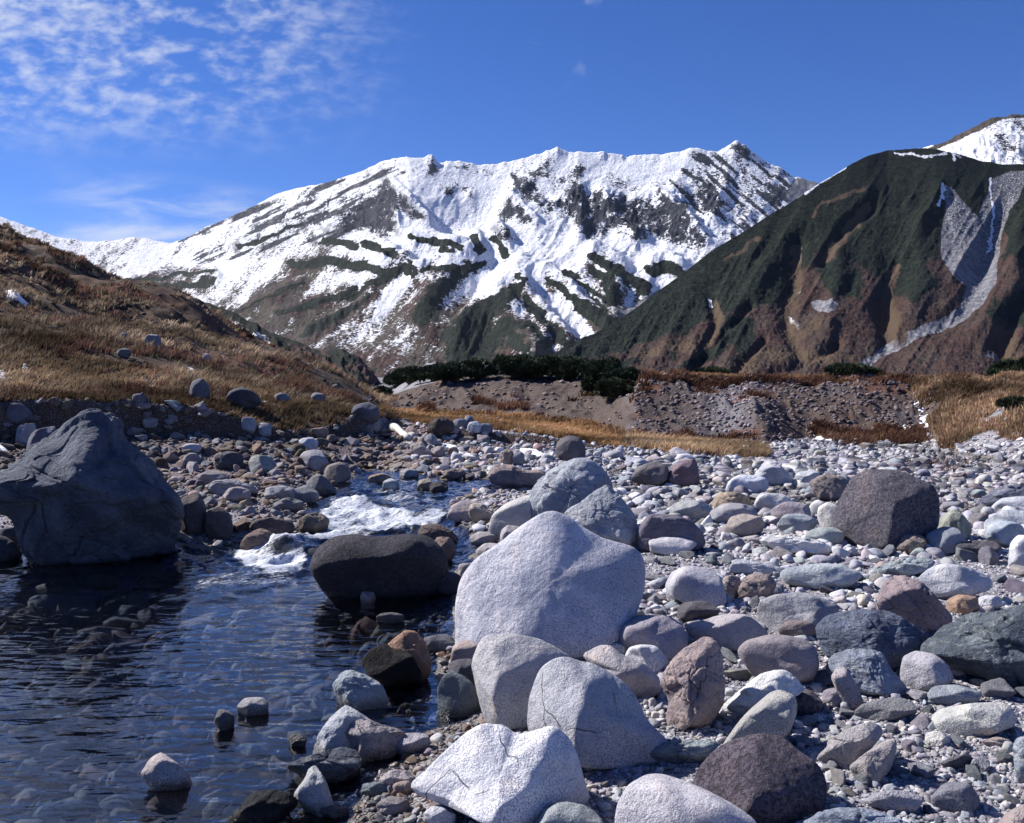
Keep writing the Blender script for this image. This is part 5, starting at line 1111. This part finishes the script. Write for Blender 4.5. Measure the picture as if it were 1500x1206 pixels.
def attrs2(px, py, V, t):
    qx = px + 9 * fbm(px / 16, py / 16, o=4, seed=111); qy = py + 9 * fbm(px / 16, py / 16, o=4, seed=112)
    low = np.interp(qx, [780, 850, 900, 960, 1010, 1060, 1100, 1150, 1200, 1260, 1310, 1370, 1400, 1460, 1500, 1700], [560, 512, 500, 478, 462, 440, 432, 425, 350, 372, 398, 362, 330, 300, 405, 405])
    sc = 1 - smooth(qy, low + 2, low + 34)
    for P in [[(1195,395),(1225,375),(1265,395),(1262,440),(1215,440)], [(1300,375),(1350,370),(1372,420),(1340,445),(1310,430)], [(1440,460),(1470,430),(1510,415),(1510,480),(1470,470)], [(1050,455),(1110,470),(1090,520),(1060,500)], [(1462,380),(1510,370),(1510,290),(1485,320)]]: sc = np.maximum(sc, .85 * polyw(qx, qy, P, 9))
    for P, w in [([(1095,470),(1040,520),(990,548)],7), ([(1100,490),(1080,530)],6), ([(900,545),(950,520),(985,500)],5), ([(1000,480),(985,520)],8)]: sc = np.maximum(sc, .8 * linew(qx, qy, P, w))
    ta = np.zeros(px.shape)
    for P, a, b_ in [([(1166,362),(1170,400),(1160,440),(1152,470),(1168,512)],6,9), ([(1048,445),(1052,478),(1036,508)],6,5), ([(1312,390),(1300,434),(1304,470),(1316,490)],5,17), ([(1272,302),(1240,337),(1209,381)],9,5), ([(1261,277),(1225,290),(1205,302),(1187,318)],4,2), ([(940,520),(1000,500),(1020,515)],8,10), ([(1085,545),(1110,520),(1180,525),(1250,530)],7,12), ([(1470,490),(1480,530),(1500,555)],12,20), ([(1120,350),(1085,365),(1060,380)],3,2), ([(1200,470),(1160,500)],6,6)]: ta = np.maximum(ta, taper(qx, qy, P, a, b_))
    sc = sc * (1 - ta)
    sr = np.maximum(polyw(px + .3 * (qx - px), py, SCREE, 5), taper(px + .4 * (qx - px), py + .4 * (qy - py), [(1415,455),(1390,472),(1350,486),(1310,506),(1262,538)], 10, 6)); sr = np.maximum(sr, .9 * polyw(qx, qy, [(1187,445),(1198,437),(1215,440),(1231,447),(1222,460),(1195,455)], 3))
    sr = np.maximum(sr, .7 * polyw(qx, qy, [(1438,518),(1455,522),(1465,535),(1450,532)], 3)); sr = np.maximum(sr, .8 * linew(qx, qy, [(1165,470),(1162,495)], 2.5)); sr = np.maximum(sr, linew(qx, qy, [(1240,243),(1215,260),(1190,275),(1170,292)], 2.5) * .9)
    sc = sc * (1 - np.clip(sr * 1.2, 0, 1))
    sn = .75 * linew(qx, qy, [(1355,226),(1385,224),(1410,232)], 3) + .9 * linew(px, py, [(1238,246),(1215,259),(1195,272),(1180,284)], 2.2)
    for P, w in [([(1168,365),(1170,380)],2), ([(1165,420),(1166,432)],2.5), ([(1161,470),(1163,490)],2), ([(1036,440),(1039,452)],2), ([(1385,270),(1378,300)],2), ([(1454,262),(1452,290),(1458,310),(1454,340),(1448,370)],2.2), ([(1315,224),(1340,226),(1360,228)],2),([(1390,228),(1400,236)],2)]: sn = np.maximum(sn, linew(qx, qy, P, w))
    sc = sc * (1 - np.clip(sn, 0, 1))
    fl = polyw(px, py, SCREE, 6) * smooth(py, 440, 300)
    rus = .55 + .45 * smooth(fbm(px / 20, py / 26, o=4, seed=113), -.4, .1)
    return dict(scrub=sc, tan=ta, scree=np.maximum(sr, 0) * (1 - sn * .9), snow=sn * .95, russet=rus, rock=np.zeros(px.shape), fleck=fl)
hillmesh('dark_mountain', 'steep dark mountain at the right, green scrub above russet slopes and a grey scree gully', 785, 1900, 1.3, 420, SKY2, 566, 260, [(785, 300), (1000, 520), (1300, 820), (1900, 900)],
         lambda t: .55 * t + .45 * t ** 1.4, relief2, attrs2, mountain_mat('dark_mountain', 1.0, False))
# --- low green ridge behind the left slope
def relief3(px, py, x, y, t): return (1.6 * fbm(px / 26, py / 30, o=4, seed=121, ridged=True) + .5 * fbm(px / 6, py / 6, o=3, seed=122)) * smooth(t, 0, .1)
def attrs3(px, py, V, t):
    qx = px + 6 * fbm(px / 14, py / 12, o=3, seed=123); qy = py + 6 * fbm(px / 14, py / 12, o=3, seed=124)
    sc = polyw(qx, qy, [(150,380),(200,400),(300,430),(370,455),(400,480),(430,515),(460,560),(300,560),(150,500)], 5)
    sc = np.maximum(sc, polyw(qx, qy, [(478,515),(505,510),(528,524),(520,534),(490,530)], 3)); sc = np.maximum(sc, .6 * linew(qx, qy, [(400,486),(440,505),(490,530),(540,560)], 4))
    sn = np.maximum(linew(qx, qy, [(335,470),(352,478),(362,484)], 3), linew(qx, qy, [(375,488),(400,508),(440,540),(470,560)], 4)); sn = np.maximum(sn, linew(qx, qy, [(480,545),(500,562)], 6)); 
    return dict(scrub=sc * (1 - sn), snow=np.clip(sn * .52, 0, 1), rock=np.zeros(px.shape), russet=np.full(px.shape, .9), scree=np.zeros(px.shape))
hillmesh('green_ridge', 'low ridge with dark green scrub running down behind the grassy slope', -60, 600, 1.3, 160, [(-60,360),(100,392),(190,418),(215,424),(240,430),(300,444),(340,458),(370,472),(400,488),(430,500),(455,512),(480,514),(505,514),(525,524),(545,545),(562,568),(600,590)], 600, 110, [(-60, 260), (300, 230), (560, 170)],
         lambda t: t, relief3, attrs3, mountain_mat('green_ridge', .35, False), cat='ridge', dropz=-12)
# ------------------------------------------------------------------ grass, brush, dwarf pines
def blades(name, label, cat, pts, hgt, n, pal, mat_rough=.8, spread=.16, width=.012, lean=(.5, 0), seed=1, kind='stuff'):
    """tufts of curved blades; pts (m,3), hgt (m,), pal (k,3)"""
    rng = np.random.default_rng(seed); m = len(pts); N = m * n
    base = np.repeat(pts, n, 0); H = np.repeat(hgt, n) * rng.uniform(.5, 1.15, N)
    a = rng.uniform(0, 2 * math.pi, N); rr = rng.uniform(0, 1, N) ** .7 * np.repeat(hgt, n) * spread / .3
    base = base + np.stack([np.cos(a) * rr, np.sin(a) * rr, np.zeros(N)], 1); base[:, 2] -= .03
    ln = rng.uniform(.15, .75, N); dx = np.cos(a) * ln + lean[0] * .6; dy = np.sin(a) * ln + lean[1]
    sdx, sdy = -np.sin(a + rng.normal(size=N)), np.cos(a + rng.normal(size=N)); w = width * rng.uniform(.7, 1.4, N) * np.maximum(1, base[:, 1] / 26)
    V = np.zeros((N, 5, 3))
    for i, (t, ww) in enumerate([(0, 1), (0, -1), (.55, .8), (.55, -.8), (1, 0)]):
        V[:, i, 0] = base[:, 0] + dx * H * t * t * .8 + sdx * w * ww; V[:, i, 1] = base[:, 1] + dy * H * t * t * .8 + sdy * w * ww; V[:, i, 2] = base[:, 2] + H * t * (1 - .22 * t)
    f = np.array([[0, 1, 3], [0, 3, 2], [2, 3, 4]]); Fc = (f[None] + (np.arange(N) * 5)[:, None, None]).reshape(-1, 3)
    c = np.repeat(pal[rng.integers(0, len(pal), m)] * (1.1 + 1.0 * np.clip(fbm(pts[:, 0] * .42, pts[:, 1] * .30, o=4, seed=151) * 1.5, -.85, .8))[:, None], n, 0) * rng.uniform(.7, 1.25, N)[:, None]
    b = NB(name + '_blades'); col = b.attr('Col', 'Color')
    di = b.n('ShaderNodeBsdfDiffuse'); b.put(di.inputs[0], col); tl = b.n('ShaderNodeBsdfTranslucent'); b.put(tl.inputs[0], col)
    ms = b.n('ShaderNodeMixShader'); ms.inputs[0].default_value = .28; b.put(ms.inputs[1], di.outputs[0]); b.put(ms.inputs[2], tl.outputs[0])
    me = raw_mesh(name, V.reshape(-1, 3), Fc, b.done(ms.outputs[0]), False); cattr(me, 'Col', np.repeat(c, 5, 0))
    o = link(bpy.data.objects.new(name, me)); return props(o, label, cat, None, kind)
STRAW = np.array([(.30, .215, .13), (.25, .17, .10), (.35, .26, .165), (.19, .13, .085), (.27, .17, .11)])
HILL = 1.25 * np.array([(.21, .155, .105), (.155, .115, .08), (.27, .205, .145), (.08, .06, .05), (.14, .078, .062), (.18, .105, .078), (.07, .055, .045), (.12, .11, .07)])
RUS = np.array([(.085, .042, .034), (.12, .06, .042), (.065, .036, .03), (.17, .10, .06)])
def sample(n, px0, px1, d0, d1, seed, test):
    rng = np.random.default_rng(seed); px = rng.uniform(px0, px1, n); d = np.sqrt(rng.uniform(d0 * d0 * .4, d1 * d1, n)) if False else rng.uniform(d0, d1, n)
    x = (px - 750) / F * d; z, k, sdr = terrain(x, d); m = test(px, x, d, z, k, sdr, rng)
    return np.stack([x, d, z], 1)[m], rng
def grasses():
    # the left slope
    P, rng = sample(30000, -120, 575, 20, 78, 131, lambda px, x, y, z, k, s, r: (k > 4.04) & (k < 6.1) & (fbm(x * .45, y * .35, o=3, seed=132) + r.normal(size=len(x)) * .14 > .0))
    n_ = fbm(P[:, 0] * .25, P[:, 1] * .2, o=3, seed=133); red = n_ > .12
    h = rng.uniform(.12, .36, len(P)) * (1 + .6 * fbm(P[:, 0] * .8, P[:, 1] * .6, o=2, seed=150))
    blades('dry_grass', 'tan and straw-coloured dry grass covering the left slope', 'grass', P[~red], h[~red], 13, HILL[:4], seed=2)
    blades('russet_brush', 'rust-red low brush growing through the grass of the left slope', 'brush', P[red], h[red] * 1.15, 13, np.concatenate([HILL[4:], RUS[:2]]), seed=3)
    # straw rim along the bank
    P, rng = sample(6500, -60, 560, 18, 30, 134, lambda px, x, y, z, k, s, r: (k > 4.0) & (k < 5.1))
    blades('bank_grass', 'straw-coloured short grass along the lip of the left bank', 'grass', P, rng.uniform(.12, .26, len(P)), 12, STRAW, seed=4)
    # yellow flat behind the low bank
    P, rng = sample(12000, 550, 935, 27, 45, 135, lambda px, x, y, z, k, s, r: (k > 4.12) & (k < 5.12) & (fbm(x * .55, y * .45, o=4, seed=31) > -.3))
    blades('yellow_grass', 'orange-yellow dry grass on the flat below the earth mound', 'grass', P, rng.uniform(.12, .30, len(P)), 11, STRAW * np.array([1.05, .9, .75]), seed=5)
    # strip at the toe of the far terrace
    def t(px, x, y, z, k, s, r):
        q, v, _ = proj(np.stack([x, y, z], 1)); return seg_dist(q, v, [(925, 648), (960, 652), (1010, 657), (1070, 662), (1110, 666)]) < 8
    P, rng = sample(14000, 915, 1125, 26, 36, 136, t)
    blades('grass_strip', 'narrow strip of yellow grass along the toe of the far terrace', 'grass', P, rng.uniform(.2, .42, len(P)), 10, STRAW * 1.15, seed=6)
    # terrace top and right knoll
    P, rng = sample(15000, 925, 1560, 38, 75, 137, lambda px, x, y, z, k, s, r: (k > 5.97) & (k < 6.95))
    blades('terrace_grass', 'orange-brown grass on the flat top of the far terrace', 'grass', P, rng.uniform(.12, .26, len(P)), 8, STRAW * np.array([.85, .74, .68]), seed=7)
    P, rng = sample(16000, 1330, 1600, 22, 42, 138, lambda px, x, y, z, k, s, r: (k > 4.15) & (k < 6.0) & (px - .55 * (proj(np.stack([x, y, z], 1))[1] - 600) > 1352) & (fbm(x * .55, y * .45, o=4, seed=31) + .25 * fbm(x * .16, y * .12, o=3, seed=32) > -.22))
    blades('knoll_grass', 'reddish tan grass covering the knoll at the right edge', 'grass', P, rng.uniform(.15, .36, len(P)), 12, np.concatenate([STRAW, RUS[3:] * 1.3, HILL[5:6]]), seed=8)
    def t2(px, x, y, z, k, s, r):
        q, v, _ = proj(np.stack([x, y, z], 1)); b_ = np.minimum(seg_dist(q, v, [(1200, 630), (1240, 642), (1268, 645)]), seg_dist(q, v, [(1290, 634), (1320, 642), (1350, 640)]))
        return (b_ < 11) | ((k > 5.05) & (k < 5.97) & (q > 930) & (fbm(x * .55, y * .45, o=4, seed=31) + .3 * fbm(x * .16, y * .12, o=3, seed=32) > .34) & (r.random(len(x)) < .6)) | ((q > 930) & (k > 5.82) & (k < 5.99) & (fbm(x * .9, y * .9, o=2, seed=77) > .05)) | ((q > 560) & (q < 930) & (k > 5.05) & (k < 5.8) & (fbm(x * .8, y * .8, o=3, seed=78) > .42))
    P, rng = sample(26000, 560, 1420, 30, 46, 139, t2)
    blades('red_brush', 'dark red-brown brush in tufts on the face of the far terrace', 'brush', P, rng.uniform(.16, .42, len(P)), 10, RUS, seed=9)
    P, rng = sample(500, 1290, 1420, 22, 26, 140, lambda px, x, y, z, k, s, r: (proj(np.stack([x, y, z], 1))[1] < 694) & (r.random(len(x)) < .3))
    if len(P): blades('red_twigs', 'sparse red twigs in the gravel below the right knoll', 'brush', P, rng.uniform(.15, .3, len(P)), 8, RUS * 1.3, seed=10)
grasses()

def pine_mats():
    b = NB('dwarf_pine_needles'); v = b.coord('Object'); n_ = b.noise(v, 2.2, 4, .6); i = b.n('ShaderNodeObjectInfo').outputs['Random']
    c = b.mix(b.sm(n_, .3, .7), (.014, .026, .014), (.050, .075, .034)); c = b.mix(b.math('MULTIPLY', i, .35), c, (.060, .055, .025))
    bk = NB('pine_bark'); n2 = bk.noise(bk.coord('Object'), 9, 4)
    return b.done(b.pbr(c, .7, None, .25)), bk.done(bk.pbr(bk.mix(n2, (.07, .05, .04), (.17, .13, .10)), .9, bk.bump(n2, .02)))
NEEDLE, BARK = pine_mats()
def pine(label, px, py, wpx, hpx, group='dwarf pines on the mound', kdist=None):
    X, Y, Zg = hit(px, py) if kdist is None else (None, kdist, None)
    if kdist is not None: X = (px - 750) / F * kdist; Zg = float(terrain(np.array([X]), np.array([kdist]))[0][0])
    seed = int(px * 3 + py); rng = np.random.default_rng(seed); w = wpx * Y / F / 2; h = hpx * Y / F
    root = link(bpy.data.objects.new('dwarf_pine', None)); root.location = (X, Y, Zg); props(root, label, 'shrub', group)
    nl = 16; lob = []
    for i in range(nl):
        a = rng.uniform(0, 6.28); r_ = rng.uniform(0, .78) ** .6 * w; lob.append((math.cos(a) * r_, math.sin(a) * r_ * .8, h * rng.uniform(.18, .74) * (1 - .45 * (r_ / w) ** 2), rng.uniform(.28, .44) * w, rng.uniform(.26, .36) * h))
    n = int(np.clip(wpx * hpx * 3.4, 1400, 8000)); li = rng.integers(0, nl, n); L_ = np.array(lob)[li]
    dirs = rng.normal(size=(n, 3)); dirs /= np.linalg.norm(dirs, axis=1)[:, None]; dirs[:, 2] = np.abs(dirs[:, 2]) * 1.1 - .25
    rad = rng.uniform(.55, 1.08, n); C = np.stack([L_[:, 0] + dirs[:, 0] * L_[:, 3] * rad, L_[:, 1] + dirs[:, 1] * L_[:, 3] * rad, L_[:, 2] + dirs[:, 2] * L_[:, 4] * rad], 1)
    # each spray: a star of 5 thin needles bunches
    s = rng.uniform(.045, .10, n) * (Y / 45) * 1.25; V = np.zeros((n, 5, 3, 3))
    for k in range(5):
        d = rng.normal(size=(n, 3)) * .6 + dirs + np.array([0, 0, .5]); d /= np.linalg.norm(d, axis=1)[:, None]; q = np.cross(d, rng.normal(size=(n, 3))); q /= np.linalg.norm(q, axis=1)[:, None]
        V[:, k, 0] = C - q * s[:, None] * .30; V[:, k, 1] = C + q * s[:, None] * .30; V[:, k, 2] = C + d * s[:, None] * 2.0
    f = np.arange(n * 15).reshape(-1, 3)
    me = raw_mesh('crown', V.reshape(-1, 3), f, NEEDLE, False); link(bpy.data.objects.new('crown', me), root)
    TV, TF, off = [], [], 0
    for i in range(5):
        a, b_, c_, _, _ = lob[i]; P = [(a * t + .05 * math.sin(i + t * 5), b_ * t, c_ * t ** 1.2 - .05) for t in np.linspace(0, 1, 6)]
        v, fc = tube(P, [.07 * (1 - .7 * t) for t in np.linspace(0, 1, 6)], 6); TV.append(v); TF.append(fc + off); off += len(v)
    me = raw_mesh('trunk', np.concatenate(TV), np.concatenate(TF), BARK); link(bpy.data.objects.new('trunk', me), root)
    return root
pn = [(578,566,28,17),(600,563,44,22),(632,560,54,26),(664,558,52,24),(697,556,40,27),(752,556,50,32),(786,556,54,32),(820,556,54,34),(852,557,54,34),(884,560,56,34),(910,566,40,32),(770,553,60,30),(836,552,56,28),(724,548,40,18),(870,574,36,20),(902,584,44,30)]
pl = ['lowest dwarf pine at the left end of the mound','second dwarf pine from the left end of the mound','third dwarf pine from the left end of the mound','dwarf pine left of the bleached dead branches','dwarf pine touching the left of the bleached dead branches','dwarf pine touching the right of the bleached dead branches',
 'second dwarf pine right of the dead branches','middle dwarf pine of the right-hand clump','tall dwarf pine in the right-hand clump','wide dwarf pine near the right end of the mound','dwarf pine rounding off the right end of the mound','dwarf pine behind the first two right of the dead branches','dwarf pine at the back of the right-hand clump','low dwarf pine right behind the dead branches','small dwarf pine hanging below the right-hand clump','lowest dwarf pine spilling down the right end of the mound']
for (a, b_, c_, d_), l_ in zip(pn, pl):
    pine(l_, a, b_, c_ * 1.2, d_ * 1.0)
for l_, a, dd, c_, d_ in [('dark low pine on the terrace crest below the scree gully', 1236, 42.5, 62, 16), ('dark flat bush beside the one on the terrace crest', 1268, 43, 40, 9), ('dark green pine on the terrace at the right edge', 1478, 41, 70, 30), ('second dark pine on the terrace beside the right-edge one', 1512, 40, 60, 34),
                          ('low green bush far back on the terrace top', 1042, 60, 50, 9), ('small green bush on the right knoll', 1488, 28.3, 46, 16)]:
    pine(l_, a, 0, c_, d_, 'dark bushes on the terrace', dd)
pine('small dark green bush in the dip left of the mound', 556, 582, 30, 14, 'dark bushes on the terrace')
def dead():
    X, Y, Zg = hit(722, 556); rng = random.Random(4); VV, FF, off = [], [], 0
    def br(p, d, L_, r_, dep):
        nonlocal off
        P = [p]; q = Vector(p); dd = Vector(d)
        for i in range(5): dd = (dd + Vector((rng.uniform(-.4, .4), rng.uniform(-.3, .3), rng.uniform(-.25, .3)))).normalized(); q = q + dd * L_ / 5; P.append(tuple(q))
        v, f = tube(P, [r_ * (1 - .7 * i / 5) for i in range(6)], 6); VV.append(v); FF.append(f + off); off += len(v)
        if dep: [br(P[rng.randint(2, 4)], (dd + Vector((rng.uniform(-1, 1), rng.uniform(-.6, .6), rng.uniform(-.3, .9)))).normalized(), L_ * .6, r_ * .6, dep - 1) for _ in range(2)]
    for s in (-1, -.4, .4, .9): br((s * .6, 0, .1), Vector((s, -.2, .7)).normalized(), 0.7, .03, 2)
    me = raw_mesh('dead_branches', np.concatenate(VV), np.concatenate(FF), WOOD); o = link(bpy.data.objects.new('dead_branches', me)); o.location = (X, Y - .3, Zg); props(o, 'bleached dead branches in the gap between the dwarf pines', 'dead branches')
dead()
def haze():
    bm = bmesh.new(); bmesh.ops.create_cube(bm, size=1.0); me = bpy.data.meshes.new('haze'); bm.to_mesh(me); bm.free()
    o = link(bpy.data.objects.new('haze', me)); lo, hi = (-9900, -300, -41), (9900, 4400, 720)
    o.location = [(a + b_) / 2 for a, b_ in zip(lo, hi)]; o.scale = [b_ - a for a, b_ in zip(lo, hi)]
    m = bpy.data.materials.new('thin_air'); m.use_nodes = True; nt = m.node_tree; nt.nodes.clear(); out = nt.nodes.new('ShaderNodeOutputMaterial')
    v = nt.nodes.new('ShaderNodeVolumePrincipled'); v.inputs['Density'].default_value = HAZE; v.inputs['Color'].default_value = (.62, .76, 1, 1); v.inputs['Anisotropy'].default_value = 0.0
    nt.links.new(v.outputs[0], out.inputs['Volume']); me.materials.append(m); props(o, 'thin bluish mountain air filling the valley', 'haze', None, 'stuff')
HAZE = .000014
haze()
print('objects', len(bpy.data.objects), 'rocks', len(ROCKS))
